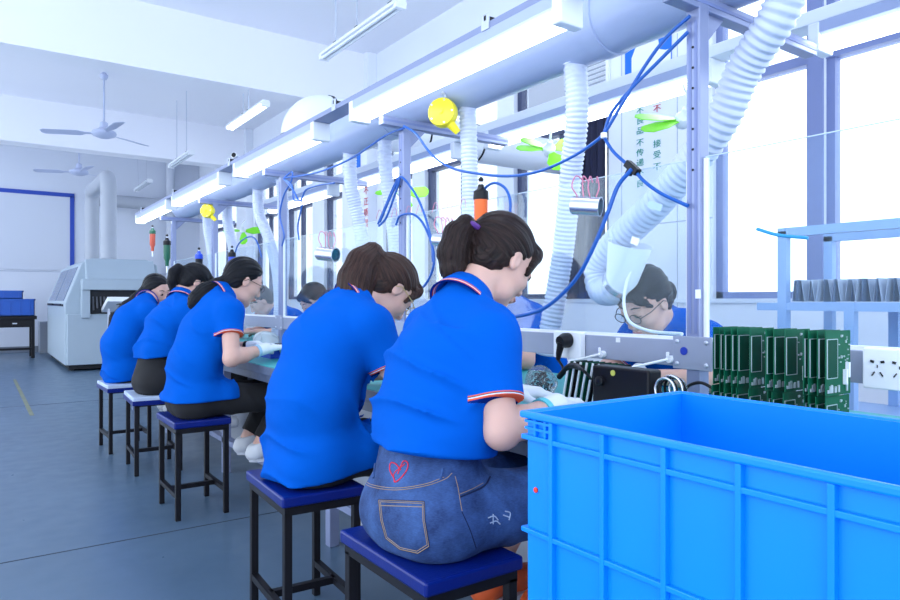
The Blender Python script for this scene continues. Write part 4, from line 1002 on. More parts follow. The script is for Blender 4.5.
    S.loft(pel+V3(0, 0, -.06), wai, LAT, q1, q2, .05).loft(wai, che, LAT, q2, q3, .05).loft(che, upp, LAT, q3, q4, .05)
    S.cap(upp, nek, .088, .072, .04)
    sl = P.get('sleeve', .66); sleeves = []
    for sh, el, wr, s in arms:
        S.cap(lerp(upp, sh, .35)+V3(0, 0, .01), sh, .066, .064, .05)
        en = lerp(sh, el, sl); S.cap(sh, en, .066, .064, .035, flat=True); sleeves.append((sh, en))
    for hp, kn, an, s in legs:
        S.ell(hp+V3(-.042, 0, -.01), np.eye(3), (.106, .102, .105), .03).cap(hp, lerp(hp, kn, .22), .104, .100, .04)
    sd = P.get('seed', 0.0); fa = P.get('fold', 1.0)
    def folds(x, y, z):
        n1 = np.sin(9*y+3.1*sd+4*x)+np.sin(7*z+5*x+sd)+.6*np.sin(17*y-11*z+2*sd)
        low = np.clip((hz+.34-z)/.30, 0, 1)
        phi = np.arctan2(z-hz-.02, .20-(x-pel[0])+.25*np.abs(y)*0)
        rad = np.sqrt((z-hz)**2+(x-pel[0]-.17)**2)
        cr = (1-np.abs(np.sin(7.5*phi+.7*n1+sd)))**3*np.exp(-((rad-.20)/.16)**2)
        cr2 = (1-np.abs(np.sin(25*(z*.7-.6*y)+1.3*np.sin(8*x+6*z+sd))))**4
        up = np.clip((z-hz-.15)/.2, 0, 1)
        fs = np.clip((.185-np.abs(y-upp[1]*.5))/.05, 0, 1)
        return fs*1.45*fa*(.013*cr+.008*cr2*up*(.5+.5*np.sin(6*y+7*z+sd*3))+.004*low*np.sin(23*z+8*y+2*n1))-.003
    S.displace(folds)
    SA = S.A.copy()
    S.half((ht, P.get('hemtilty', 0), -1), (pel[0], pel[1], hz), .006)
    def hem(Q):
        out = np.full(len(Q), 1.0)
        for sh, en in sleeves:
            a = en-sh; L = np.linalg.norm(a); a /= L; r = Q-en; t = -(r@a); dist = np.linalg.norm(r+np.outer(t, a), axis=1)
            out = np.where((dist < .080) & (t > -.005), np.minimum(out, np.maximum(t, 0)), out)
        return out
    S.mesh('polo_shirt', M_SHIRT, e, {'hem': hem})
    # collar
    ax = (nb-nek); ax /= np.linalg.norm(ax); fw = V3(1, 0, 0)-ax*ax[0]; fw /= np.linalg.norm(fw); lt = np.cross(ax, fw)
    prof = [(.064, -.02), (.060, .022), (.063, .030), (.069, .027), (.084, -.006), (.093, -.030), (.088, -.031), (.066, .010)]
    n = 40; V = []; F = []; hv = []
    for i, (r, z) in enumerate(prof):
        for k in range(n):
            a = 2*math.pi*k/n; fr = .5+.5*math.cos(a)              # 1 at the front
            zz = z-.030*fr**1.5; V.append(nek+ax*(zz+.012)+fw*(r*math.cos(a)*1.02)+lt*(r*math.sin(a)))
            hv.append({5: 0.0, 6: 0.0, 4: .024}.get(i, .05))
    m_ = len(prof)
    for i in range(m_):
        for k in range(n): F.append((i*n+k, i*n+(k+1) % n, ((i+1) % m_)*n+(k+1) % n, ((i+1) % m_)*n+k))
    co = MB().add(V, F).build('collar', M_SHIRT, e, smooth=True, angle=80)
    at = co.data.attributes.new('hem', 'FLOAT', 'POINT'); at.data.foreach_set('value', np.array(hv, np.float32))
    # ---------------- trousers or shorts
    T = Field(np.array([pel[0]-.26, min(l[1][1] for l in legs)-.14, P.get('zmin', .12)]), np.array([max(l[1][0] for l in legs)+.12, max(l[1][1] for l in legs)+.14, P.get('waistz', .72)+.03]), h)
    hw = P.get('hips', (.112, .152))
    T.loft(pel+V3(-.005, 0, -.03), lerp(pel, wai, .55), LAT, hw, (.112*bs, .15*bs), .05)
    tk = P.get('shorts')
    for hp, kn, an, s in legs:
        T.ell(hp+V3(-.045, 0, -.01), np.eye(3), (.095, .088, .09), .03)
        if tk: T.cap(hp, lerp(hp, kn, tk), .092, .080, .035, flat=True)
        else: T.cap(hp, kn, .084, .066, .035).cap(kn, lerp(kn, an, .9), .066, .050, .03, flat=True)
    def tf(x, y, z):
        return .005*(1-np.abs(np.sin(30*(x*.8+z*.5)+2*np.sin(11*y+sd))))**3*np.clip((x-pel[0]-.02)/.12, 0, 1)+.002*np.sin(25*z+19*y)
    T.displace(tf); T.half((0, 0, 1), (0, 0, P.get('waistz', .72)), .006); 
    sc = np.clip((P.get('seat', .4715)-T.ax[2]), -1, 1)[None, None, :]           # the stool flattens the seat
    sx = (T.ax[0] < pel[0]+.15)[:, None, None]
    T.A = np.where(sx, np.maximum(T.A, sc), T.A).astype(np.float32)
    ii = [np.round((T.ax[q]-S.lo[q])/h).astype(int) for q in range(3)]; ok = [(ii[q] >= 0) & (ii[q] < S.n[q]) for q in range(3)]
    sam = SA[np.ix_(*[np.clip(ii[q], 0, S.n[q]-1) for q in range(3)])]                # keep the seat of the trousers under the shirt tail
    reg = (T.ax[0] < pel[0]+.05)[:, None, None] & (T.ax[2] > hz+.012+max(0, -ht)*.15)[None, None, :] & ok[0][:, None, None] & ok[1][None, :, None] & ok[2][None, None, :]
    T.A = np.where(reg, np.maximum(T.A, sam+.007), T.A).astype(np.float32)
    tr = T.mesh('denim_shorts' if tk else 'trousers', P['tmat'], e)
    # ---------------- shoes
    for hp, kn, an, s in legs:
        F_ = Field(an-V3(.12, .09, .11), an+V3(.24, .09, .09), max(h, .006))
        F_.cap(an+V3(-.015, 0, -.03), an+V3(.14, 0, -.05), .043, .036, .02).ell(an+V3(-.03, 0, -.045), np.eye(3), (.045, .038, .04), .02).cap(an+V3(0, 0, .01), an+V3(-.01, 0, -.02), .042, .044, .02)
        F_.half((0, 0, -1), an+V3(0, 0, -.078), .006).half((-.25, 0, 1), an+V3(0, 0, .012), .006)
        so = F_.mesh('shoe', P.get('shoem', M_SHOE), e)
        out = []
        for k in range(20):
            a = 2*math.pi*k/20; c = math.cos(a); out.append((an[0]+.058+.115*c, an[1]+math.sin(a)*(.042-.004*c)))
        MB().prism(out, (0, 0, an[2]-.088), (1, 0, 0), (0, 1, 0), .016).build('sole', P.get('solem', M_SOLE), so, bevel=.003)
    # ---------------- gloves
    if P.get('gloves'):
        for hs, (sh, el, wr, s) in zip(hands, arms):
            Q = np.array([x for a, b, _, _ in hs for x in (a, b)]+[wr]); G = Field(Q.min(0)-.05, Q.max(0)+.05, .0035)
            for a, b, ra, rb in hs: G.cap(a, b, ra*1.06+.0008, rb*1.06+.0008, .006)
            d = el-wr; d /= np.linalg.norm(d); G.cap(wr-d*.01, wr+d*.045, .030, .031, .012, flat=True)
            go = G.mesh('glove', M_GLOVE, e)
            if P.get('band'):
                MB().tube([Vector(wr+d*.040), Vector(wr+d*.056)], .0335, 24).build('wrist_band', P['band'] if s < 0 else M_BLACK, go, smooth=True)
    # ---------------- hair
    hr = P['hair']; tail = [(hd+np.array(o, float), r) for o, r in hr['tail']]
    allp = np.array([hd]+[t[0] for t in tail]); F_ = Field(allp.min(0)-.17, allp.max(0)+.17, max(.0045, h*.85))
    F_.ell(H(-.012, 0, .038), HM, (.102, .081, .092), .02).ell(H(-.035, 0, -.015), HM, (.068, .071, .075), .03)
    fl_ = hr.get('line', .013); cn = Hf*.80-Hu*.60
    F_.half(cn, hd+cn*fl_, .012)
    for s in (-1, 1): F_.ell(H(.004, s*.088, -.022), HM, (.024, .026, .036), .012, 's')          # clear the ears
    if hr.get('fringe'):
        for s in (-1, 1): F_.cap(H(.070, s*.048, .055), H(.052, s*.071, -.015 if hr['fringe'] > 1 else .02), .017, .007, .015)
        F_.ell(H(.070, 0, .075), HM, (.028, .058, .022), .02)
    for i in range(len(tail)-1): F_.cap(tail[i][0], tail[i+1][0], tail[i][1], tail[i+1][1], hr.get('k', .02))
    gp = np.array(tail[0][0]); axg = hd-gp; axg /= np.linalg.norm(axg); ua = np.cross(axg, V3(.2, .3, .9)); ua /= np.linalg.norm(ua); va = np.cross(axg, ua)
    tp = np.array([t[0] for t in tail]); tdir = tp[-1]-tp[0]; tl = np.linalg.norm(tdir)+1e-6; tdir /= tl
    tu = np.cross(tdir, V3(.3, .8, .1)); tu /= np.linalg.norm(tu); tv = np.cross(tdir, tu)
    def strand(Q):
        d = Q-gp; a = np.arctan2(d@va, d@ua); r = np.linalg.norm(d, axis=1)
        cap_ = np.stack([np.cos(a), np.sin(a), r*1.0], 1)
        dd = np.full(len(Q), 1e9); cen = np.zeros_like(Q)
        for i in range(len(tp)-1):
            ab = tp[i+1]-tp[i]; t = np.clip(((Q-tp[i])@ab)/(ab@ab+1e-9), 0, 1); c = tp[i]+np.outer(t, ab); q = np.linalg.norm(Q-c, axis=1)
            u_ = q < dd; dd = np.where(u_, q, dd); cen[u_] = c[u_]
        o = Q-cen; a2 = np.arctan2(o@tv, o@tu); tl_ = np.stack([np.cos(a2)+3, np.sin(a2), (Q-gp)@tdir*1.0], 1)
        onhead = np.linalg.norm((Q-H(-.012, 0, .03))@HM.T/np.array([.106, .085, .1]), axis=1) < 1.06
        return np.where(onhead[:, None], cap_, tl_)
    def grooves(x, y, z):
        st = strand(np.stack([x, y, z], 1)); a = np.arctan2(st[:, 1], np.where(st[:, 0] > 1.5, st[:, 0]-3, st[:, 0]))
        return .0016*np.sin(a*19+sd)+.0011*np.sin(a*31+2)
    F_.displace(grooves)
    ho = F_.mesh('hair', hr['mat'], e, {'strand': strand})
    if hr.get('tie'):
        o_, r_ = hr['tie'][:2]; c = Vector(hd+np.array(o_, float)); dv = Vector(tdir)
        x = dv.orthogonal().normalized(); y = dv.cross(x)
        MB().tube([c+x*(r_*math.cos(a))+y*(r_*math.sin(a)) for a in [2*math.pi*k/18 for k in range(18)]], .008, 8, closed=True).build('hair_tie', hr['tie'][2], ho, smooth=True)
    # ---------------- face details
    hv_ = lambda f, l, u: Vector(H(f, l, u))
    for s in (-1, 1):
        MB().tube([hv_(.0915, s*.016, .031), hv_(.0895, s*.031, .036), hv_(.078, s*.049, .031)], [.0026, .003, .0016], 8).build('eyebrow', M_BROW, e, smooth=True)
        MB().tube([hv_(.0905, s*.018, .003), hv_(.0965, s*.031, .000), hv_(.087, s*.046, .004)], [.0014, .0022, .0014], 8).build('eyelash', M_BROW, e, smooth=True)
        if P.get('eyes'):
            MB().lathe([(.0, .0), (.006, -.0008), (.0085, -.003)], hv_(.0965, s*.031, .0055), Vector(Hf), 14).build('iris', M_BROW, e, smooth=True)
    MB().tube([hv_(.092, -.020, -.067), hv_(.1015, -.008, -.064), hv_(.103, 0, -.066), hv_(.1015, .008, -.064), hv_(.092, .020, -.067)], [.002, .0045, .0048, .0045, .002], 8).build('lips', M_LIP, e, smooth=True)
    if P.get('glasses') is not None:
        gm = P['glasses']; G = MB()
        for s in (-1, 1):
            G.tube([hv_(.108, s*.034+.023*math.cos(a), .002+.0185*math.sin(a)) for a in [2*math.pi*k/20 for k in range(20)]], .0017, 6, closed=True)
            G.tube([hv_(.106, s*.057, .006), hv_(.07, s*.076, .008), hv_(.0, s*.081, .008), hv_(-.02, s*.08, -.01)], .0017, 6)
        G.tube([hv_(.109, -.011, .006), hv_(.112, 0, .009), hv_(.109, .011, .006)], .0015, 6)
        go = G.build('glasses', gm, e, smooth=True)
        for s in (-1, 1): MB().prism([(.021*math.cos(a), .017*math.sin(a)) for a in [2*math.pi*k/16 for k in range(16)]], hv_(.1075, s*.034, .002), Vector(Hl), Vector(Hu), .0008).build('lens', M_LENS, go)
    return e, tr, H
M_PURPLE = mat('purple_elastic', (.10, .03, .22), .5)

LEGS = dict(knR=(.455, -.115, .54), knL=(.455, .115, .54), anR=(.30, -.10, .305), anL=(.30, .10, .305))
p1 = dict(LEGS, loc=(.872, 1.36), h=.005, label='woman in blue polo and denim shorts with a dark ponytail, seated beside the bin',
    pelvis=(.002, 0, .575), waist=(.035, 0, .73), chest=(.085, .012, .885), upper=(.125, .022, .975), neck=(.155, .03, 1.045), head=(.285, .055, 1.158), yaw=.05, pitch=.6,
    shR=(.115, -.118, .955), shL=(.14, .175, .965), elR=(.085, -.198, .757), wrR=(.285, -.155, .79), elL=(.22, .27, .78), wrL=(.40, .15, .79), sleeve=.70,
    hem=.700, hemtilt=-.10, shorts=.86, tmat=M_DENIM, hips=(.122, .160), waistz=.735, gloves=True, band=mat('turquoise_band', (.1, .55, .62), .5), seed=.6, shoem=mat('orange_sandal', (.75, .12, .03), .5),
    shirt=dict(pel=(.135, .180), wai=(.130, .172), che=(.128, .170), upp=(.085, .150)),
    hair=dict(mat=M_HBROWN, k=.008, fringe=2, tail=[((-.070, .01, .075), .018), ((-.100, .015, .090), .026), ((-.125, .02, .062), .037), ((-.140, .02, .015), .040), ((-.142, .015, -.03), .034), ((-.142, .01, -.055), .020)], tie=((-.086, .012, .084), .025, M_PURPLE)))
p2 = dict(LEGS, loc=(.885, 2.075), h=.006, label='woman in blue polo and dark trousers with a long brown ponytail, bent low',
    pelvis=(.01, 0, .575), waist=(.02, 0, .73), chest=(.08, 0, .895), upper=(.14, .0, .985), neck=(.185, .02, 1.035), head=(.325, .03, 1.090), yaw=.05, pitch=.85,
    shR=(.165, -.145, .965), shL=(.18, .175, .965), elR=(.235, -.205, .765), wrR=(.40, -.10, .775), elL=(.24, .25, .78), wrL=(.42, .12, .775), sleeve=.66,
    hem=.495, hemtilt=.15, tmat=M_DTROU, hips=(.135, .175), waistz=.66, seed=1.9, fold=1.2, glasses=M_SPECG,
    shirt=dict(pel=(.138, .190), wai=(.130, .178), che=(.132, .176), upp=(.090, .150)),
    hair=dict(mat=M_HLIGHT, fringe=2, tail=[((-.040, .0, .100), .025), ((-.065, .005, .122), .038), ((-.105, .0, .09), .052), ((-.135, -.01, .03), .060), ((-.145, -.015, -.03), .058), ((-.15, -.02, -.075), .046), ((-.155, -.02, -.10), .025)]))
p3 = dict(LEGS, loc=(.905, 3.53), h=.006, label='woman in blue polo with a low black ponytail, glasses and white gloves, handling a part',
    pelvis=(-.01, 0, .575), waist=(.0, 0, .73), chest=(.065, .01, .90), upper=(.115, .02, 1.01), neck=(.150, .03, 1.07), head=(.258, .04, 1.150), yaw=.0, pitch=.45,
    shR=(.135, -.14, .99), shL=(.15, .19, 1.0), elR=(.11, -.24, .765), wrR=(.30, -.165, .80), elL=(.16, .25, .78), wrL=(.33, .06, .80), sleeve=.52, hdR=(.85, .35, .05), hdL=(.8, -.35, 0), 
    hem=.555, hemtilt=.03, tmat=M_BTROU, waistz=.66, gloves=True, band=mat('pale_blue_cuff', (.35, .55, .75), .6), seed=3.2, glasses=M_SPEC,
    hair=dict(mat=M_HBLACK, tail=[((-.095, .0, -.01), .036), ((-.13, .01, -.03), .042), ((-.185, .02, -.065), .052), ((-.225, .025, -.10), .048), ((-.25, .03, -.125), .024)]))
p4 = dict(LEGS, loc=(.94, 4.53), h=.008, label='woman in blue polo and black trousers with a high black ponytail, leaning towards her work',
    pelvis=(-.02, 0, .575), waist=(.0, 0, .73), chest=(.065, 0, .90), upper=(.12, .01, 1.0), neck=(.15, .02, 1.065), head=(.235, .06, 1.165), yaw=.05, pitch=.6,
    shR=(.135, -.145, .985), shL=(.145, .17, .985), elR=(.20, -.20, .775), wrR=(.36, -.09, .785), elL=(.22, .24, .78), wrL=(.38, .10, .785),
    hem=.70, hemtilt=.1, tmat=M_BTROU, hips=(.125, .168), waistz=.74, seed=4.4, glasses=M_SPEC,
    hair=dict(mat=M_HBLACK, fringe=1, tail=[((-.075, .0, .075), .020), ((-.100, .0, .092), .026), ((-.130, .0, .065), .028), ((-.140, .0, .01), .028), ((-.138, .0, -.05), .018)]))
p5 = dict(LEGS, loc=(.885, 5.30), h=.008, label='woman in blue polo with long black hair down her back, head turned aside',
    pelvis=(-.02, 0, .575), waist=(-.02, 0, .73), chest=(.05, 0, .90), upper=(.11, 0, .985), neck=(.145, .0, 1.04), head=(.205, .02, 1.115), yaw=-1.0, pitch=.32, roll=.1,
    shR=(.125, -.145, .965), shL=(.135, .16, .965), elR=(.20, -.20, .775), wrR=(.36, -.09, .785), elL=(.22, .24, .78), wrL=(.38, .10, .785),
    hem=.485, hemtilt=.15, tmat=M_BTROU, waistz=.66, seed=5.7, eyes=True,
    shirt=dict(pel=(.140, .180), wai=(.138, .175), che=(.128, .172), upp=(.090, .150)),
    hair=dict(mat=M_HBLACK, tail=[((-.075, .03, -.01), .045), ((-.12, .05, -.06), .045), ((-.19, .06, -.11), .038), ((-.27, .065, -.19), .030), ((-.30, .065, -.26), .014)]))
q1 = dict(LEGS, loc=(2.345, 1.585), rz=math.pi, h=.005, label='woman with glasses and a dark bun seen through the acrylic sheet across the bench',
    pelvis=(-.02, 0, .575), waist=(.01, 0, .72), chest=(.13, 0, .86), upper=(.23, 0, .93), neck=(.285, 0, .965), head=(.395, .02, 1.045), yaw=-.05, pitch=.62, roll=-.05,
    shR=(.23, -.155, .905), shL=(.23, .155, .905), elR=(.30, -.24, .775), wrR=(.46, -.10, .79), elL=(.30, .24, .775), wrL=(.46, .10, .79),
    hem=.55, tmat=M_BTROU, waistz=.66, seed=2.4, glasses=M_SPEC, fold=.8,
    hair=dict(mat=M_HBLACK, fringe=1, line=.006, tail=[((-.085, .0, .04), .026), ((-.112, .0, .038), .033), ((-.122, .0, .022), .030)]))
def opp(y, lab, seed, **kw):
    d = dict(q1, loc=(2.345, y), h=.009, label=lab, seed=seed, glasses=None); d.update(kw); return d
q2 = opp(2.55, 'person in blue polo across the bench, half hidden behind the denim-shorts woman\'s face', 1.1, chest=(.10, 0, .89), upper=(.18, 0, .985), neck=(.22, 0, 1.03), head=(.31, .02, 1.12), shR=(.18, -.155, .965), shL=(.18, .155, .965))
q3 = opp(4.45, 'dark-haired person across the bench behind the acrylic, near the hung cup', 6.1)
q4 = opp(5.55, 'person in blue polo across the bench behind the black-haired woman with gloves', 2.9)
PEOPLE = [person(p) for p in (p1, p2, p3, p4, p5, q1, q2, q3, q4)]
for y, l in ((1.585, 'stool under the bespectacled woman across the bench'), (2.55, 'stool across the bench behind the denim-shorts woman'), (4.45, 'stool across the bench under the dark-haired person'), (5.55, 'stool across the bench at the far worker')):
    stool(2.355, y, .29, .39, l, M_SEATB)

# ---- stitching, pocket and heart on the denim shorts, laid on the cloth itself
e1, shorts, H1 = PEOPLE[0]
bpy.context.view_layer.update()
mw = shorts.matrix_world; me = shorts.data
bv = BVHTree.FromPolygons([mw @ v.co for v in me.vertices], [tuple(p.vertices) for p in me.polygons])
iw = e1.matrix_world.inverted()
def on_cloth(pix, lift=.0006, n=8):
    out = []
    P2 = smooth_path([(u, v, 0) for u, v in pix], n)
    for p in P2:
        hit, nrm, i, dist = bv.ray_cast(Vector((0, 0, CAMH)), _ray(p.x, p.y).normalized())
        if hit is not None and dist < 2.6: out.append(iw @ (hit+nrm*lift))
    return out
M_STITCH = mat('tan_thread', (.34, .24, .15), .8); M_HEART = mat('red_marker_thread', (.62, .02, .06), .7); M_DSEAM = mat('denim_seam_dark', (.004, .015, .07), .9); M_PALE = mat('denim_worn_pale', (.42, .52, .68), .9)
def seam(pix, m, r, name, n=8):
    P = on_cloth(pix, n=n)
    if len(P) > 2: MB().tube(P, r, 6).build(name, m, shorts, smooth=True)
seam([(365, 478), (369, 486), (395, 490), (425, 486), (445, 479), (452, 473)], M_STITCH, .0008, 'yoke_stitch')
seam([(366, 476), (370, 484), (396, 488), (425, 484), (444, 477)], M_STITCH, .0008, 'yoke_stitch')
pk = [(379, 500), (424, 502), (424.5, 520), (429, 546), (418, 553), (400, 549), (386, 538), (381, 520), (379, 500)]
def poly_dense(P, n=7): return [(P[i][0]+(P[i+1][0]-P[i][0])*k/n, P[i][1]+(P[i+1][1]-P[i][1])*k/n) for i in range(len(P)-1) for k in range(n)]+[P[-1]]
seam(poly_dense(pk), M_STITCH, .0009, 'pocket_stitch', 1); seam(poly_dense([(380.5, 505.5), (423.5, 507)]), M_STITCH, .0009, 'pocket_stitch', 1)
seam(poly_dense([(p[0]+(403-p[0])*.07, p[1]+(525-p[1])*.07) for p in pk]), M_STITCH, .0008, 'pocket_stitch', 1)
seam(poly_dense([(pk[i][0]+(pk[i][0]-403)*.02, pk[i][1]+(pk[i][1]-525)*.02) for i in range(len(pk))]), M_DSEAM, .0011, 'pocket_edge', 1)
seam([(401, 470), (396, 464), (391, 463), (390, 470), (394, 478), (395, 482), (400, 479), (407, 470), (408, 463), (404, 461), (401, 466), (398, 474)], M_HEART, .0016, 'red_heart')
seam([(395, 482), (394, 474), (400, 468), (405, 464)], M_HEART, .0013, 'red_heart')
seam([(455, 476), (458, 488), (460, 500), (462, 511)], M_STITCH, .0008, 'side_stitch')
seam([(460, 497), (472, 492), (484, 486), (490, 477)], M_DSEAM, .0022, 'pocket_opening'); seam([(460, 494), (472, 489), (483, 483)], M_STITCH, .0008, 'pocket_stitch')
seam([(376, 461), (375, 470), (374, 478)], M_DENIM, .004, 'belt_loop'); seam([(443, 468), (442, 474), (440, 479)], M_DENIM, .004, 'belt_loop')
seam([(462, 512), (470, 530), (476, 548)], M_DSEAM, .0012, 'side_seam')
for a in ([(488, 518), (494, 516), (498, 520)], [(490, 523), (496, 521), (500, 524)], [(505, 511), (510, 513), (509, 520)], [(503, 515), (509, 517)], [(493, 514), (493, 524)]):
    if len(a) == 2: a = [a[0], ((a[0][0]+a[1][0])/2, (a[0][1]+a[1][1])/2), a[1]]
    seam(a, M_PALE, .0014, 'frayed_patch')

# ================================================================== ON THE BENCH
# circuit boards standing in two tiers
M_PCB = mat('pcb_green', (.003, .105, .052), .5, spec=.15, noise=.25, nscale=40); M_PCBD = mat('pcb_dark_green', (.002, .060, .034), .5, spec=.1); M_SILV = mat('solder_silver', (.55, .62, .66), .35, .5)
def board(x, y, z, hgt, proto=None, label=None):
    e = empty('circuit_board', (x, y, z), label, 'circuit board', 'green circuit boards standing in two tiers', local=True)
    w = .096
    MB().b2((-w/2, -.0008, 0), (w/2, .0008, hgt)).build('substrate', M_PCB, e)
    MB().b2((-w/2+.004, -.0022, .035), (-w/2+.042, -.0008, hgt-.018)).build('ground_plane', M_PCBD, e)
    fr = MB()
    for a, b in (((-w/2+.003, .034), (-w/2+.0043, hgt-.016)), ((-w/2+.042, .034), (-w/2+.0433, hgt-.016)), ((-w/2+.003, .034), (-w/2+.043, .0353)), ((-w/2+.003, hgt-.0173), (-w/2+.043, hgt-.016))):
        fr.b2((a[0], -.0026, a[1]), (b[0], -.0008, b[1]))
    fr.build('silver_border', M_SILV, e)
    for dx, dz, sx, sz in ((.018, .020, .006, .030), (.028, .034, .006, .030)): MB().b2((dx, -.008, dz), (dx+sx, -.0008, dz+sz)).build('white_connector', M_WHITE, e)
    chips = MB(); rr = random.Random(5)
    for k in range(16):
        cx = rr.uniform(.0, .042); cz = rr.uniform(.06, hgt-.01); s_ = rr.uniform(.0015, .004)
        chips.b2((cx, -.003, cz), (cx+s_, -.0008, cz+s_*rr.uniform(.6, 1.6)))
    for k in range(8): cx = rr.uniform(-.044, .035); chips.b2((cx, -.003, .006), (cx+.005, -.0008, .012+.01*rr.random()))
    ch_ = chips.build('components', M_SILV, e); ch_['kind'] = 'stuff'
    return e
yy = [.905, .888, .872, .858, .846, .815, .776, .764, .740, .700, .688, .676, .658]
bz = board(1.405, yy[0], ZT_, .128, label='green circuit board standing in the lower tier on the bench')
for k, y in enumerate(yy):
    c = bz if k == 0 else copy_tree(bz); c.location = (1.405+.004*math.sin(k*2.3), y, ZT_+.001)
for k, y in enumerate(yy):
    c = copy_tree(bz); c.location = (1.403+.005*math.sin(k*1.7+1), y-.002, ZT_+.131); c['label'] = 'green circuit board standing in the upper tier on top of other boards'
    c.rotation_euler = (0, 0, .02*math.sin(k*3))
# black power supply to the right of the boards
p = at_z(851, 408, .735)
e = empty('black_adapter', (1.40, .605, ZT_), 'small black finned block on the bench beside the circuit boards', 'adapter')
MB().b2((1.36, .585, ZT_), (1.44, .635, ZT_+.055)).build('case', M_BLACK, e, bevel=.004)
for k in range(5): MB().b2((1.362+k*.016, .583, ZT_+.004), (1.370+k*.016, .637, ZT_+.062)).build('fin', M_BLACK, e)

# black device with a yellow sticker
c0 = at_z(592, 398, ZT_); c1 = at_z(652, 398, ZT_)
e = empty('black_device', ((c0.x+c1.x)/2, (c0.y+c1.y)/2, ZT_), 'flat black electronic device with a round yellow sticker on the bench', 'device')
xf = 1.34; ya_, yb_ = at_x(649, 380, xf).y, at_x(592, 380, xf).y
MB().b2((xf, ya_, ZT_+.002), (xf+.05, yb_, ZT_+.148)).build('case', M_BLACK, e, bevel=.006)
p = at_x(613, 373, xf-.001); MB().lathe([(.0075, 0), (.0075, .0015), (0, .0016)], p, (-1, 0, 0), 20).build('yellow_sticker', mat('sticker_yellow', (.62, .62, .12), .5), e)
MB().b2((xf-.003, ya_+.03, ZT_+.01), (xf, yb_-.03, ZT_+.03)).build('front_strip', mat('device_grey', (.03, .03, .035), .35), e)
p = at_x(601, 381, xf-.001); MB().lathe([(.013, 0), (.013, .010), (.009, .013), (0, .013)], p, (-1, 0, 0), 20).build('knob', M_BLACK, e, smooth=True)
p = at_x(603, 371, xf-.0012); text_mesh('SMRETGD', .0072, 'printed_name', mat('print_grey', (.35, .36, .4), .5), e, p, R_WALL, .0002) if False else None
# coil of cable beside it
cc = Vector((1.37, ya_-.045, ZT_+.105))
e = empty('cable_coil', (cc.x, cc.y, ZT_), 'coil of black and silver wire lying beside the black device', 'cable')
MB().b2((1.33, ya_-.085, ZT_+.001), (1.42, ya_-.005, ZT_+.076)).build('spool_block', M_BLACK, e, bevel=.004)
for k in range(5):
    r = .024+.004*(k % 3); MB().tube([cc+Vector((-.012*k+.02, r*math.cos(a), r*math.sin(a)+.001)) for a in [2*math.pi*j/20 for j in range(20)]], .0032, 8, closed=True).build('loop', M_BLACK if k % 2 else M_STEEL, e, smooth=True)
MB().tube(smooth_path([cc+Vector((0, -.02, -.02)), cc+Vector((.0, -.06, -.05)), cc+Vector((.03, -.09, -.098)), cc+Vector((.02, -.13, -.100))], 8), .0035, 8).build('tail', M_BLACK, e, smooth=True)
tag(MB().tube(smooth_path([at_x(684, 392, 1.50), at_x(690, 385, 1.50), at_x(702, 383, 1.50), at_x(716, 391, 1.50), at_x(724, 402, 1.50)], 8), .0042, 8).build('black_cable', M_BLACK, smooth=True), 'short black cable arching in front of the large post', 'cable')
# slotted rack behind the device
xr = 1.50; y0_, y1_ = at_x(622, 360, xr).y, at_x(573, 360, xr).y
e = empty('board_rack', (xr, (y0_+y1_)/2, ZT_), 'slotted rack of dark green boards standing behind the black device', 'rack')
MB().b2((xr-.04, y0_, ZT_+.001), (xr+.05, y1_, ZT_+.012)).build('base', M_MAT, e)
for k in range(8):
    y = y0_+(y1_-y0_)*(k+.5)/8
    MB().box((xr, y, ZT_+.075), (.07, .003, .125), Matrix.Rotation(.22, 3, 'X')).build('board', M_PCBD if k % 3 else M_BLACK, e)
    MB().box((xr-.036, y+.006, ZT_+.075), (.004, .006, .125), Matrix.Rotation(.22, 3, 'X')).build('divider', M_WHITE, e)

# clear bag of small parts and crumpled bags
def bag(c, r, label, m, seed, name='plastic_bag', filler=None, group='plastic bags on the bench'):
    c = np.array(c, float); e = empty(name, c, label, 'bag', group); F_ = Field((-r[0]-.03, -r[1]-.03, -.01), (r[0]+.03, r[1]+.03, r[2]*2+.03), .006)
    F_.ell((0, 0, r[2]), np.eye(3), r, .01)
    F_.displace(lambda x, y, z: .010*np.abs(np.sin(31*x+17*y+seed+2*np.sin(29*z)))+.008*np.abs(np.sin(41*y-23*z+seed*2+2*np.sin(19*x)))-.008)
    F_.half((0, 0, -1), (0, 0, .001), .004)
    b_ = F_.mesh('bag_film', m, e); b_.matrix_parent_inverse = Matrix.Identity(4)
    if filler:
        q = MB(); rr = random.Random(int(seed*10)); 
        for k in range(150):
            v = Vector((rr.gauss(0, 1), rr.gauss(0, 1), rr.gauss(0, 1))).normalized()*rr.random()**.33*.74
            p = Vector((c[0]+v.x*r[0], c[1]+v.y*r[1], max(c[2]+.006, c[2]+r[2]+v.z*r[2])))
            q.box(p, (.003, .012, .003), Matrix.Rotation(rr.random()*6, 3, Vector((rr.random(), rr.random(), rr.random()+.1)).normalized()))
        f = q.build('small_parts', filler, e); f['kind'] = 'stuff'
M_FILM = clear('clear_film', (.95, .97, 1), .12, .7, rough=.12); M_WFILM = clear('cloudy_film', (.9, .95, 1), .55, .8, rough=.2)
bag(at_z(531, 402, ZT_)+Vector((.06, .02, 0)), (.045, .05, .052), 'clear bag of small black parts next to the denim-shorts woman', M_FILM, 1.3, filler=M_BLACK)
bag((1.50, 1.85, ZT_), (.05, .09, .06), 'crumpled cloudy plastic bag under the rail beside the denim-shorts woman', M_WFILM, 2.7)
bag((1.48, 4.10, ZT_), (.06, .14, .06), 'crumpled cloudy plastic bag in front of the woman with white gloves', M_WFILM, 4.1)
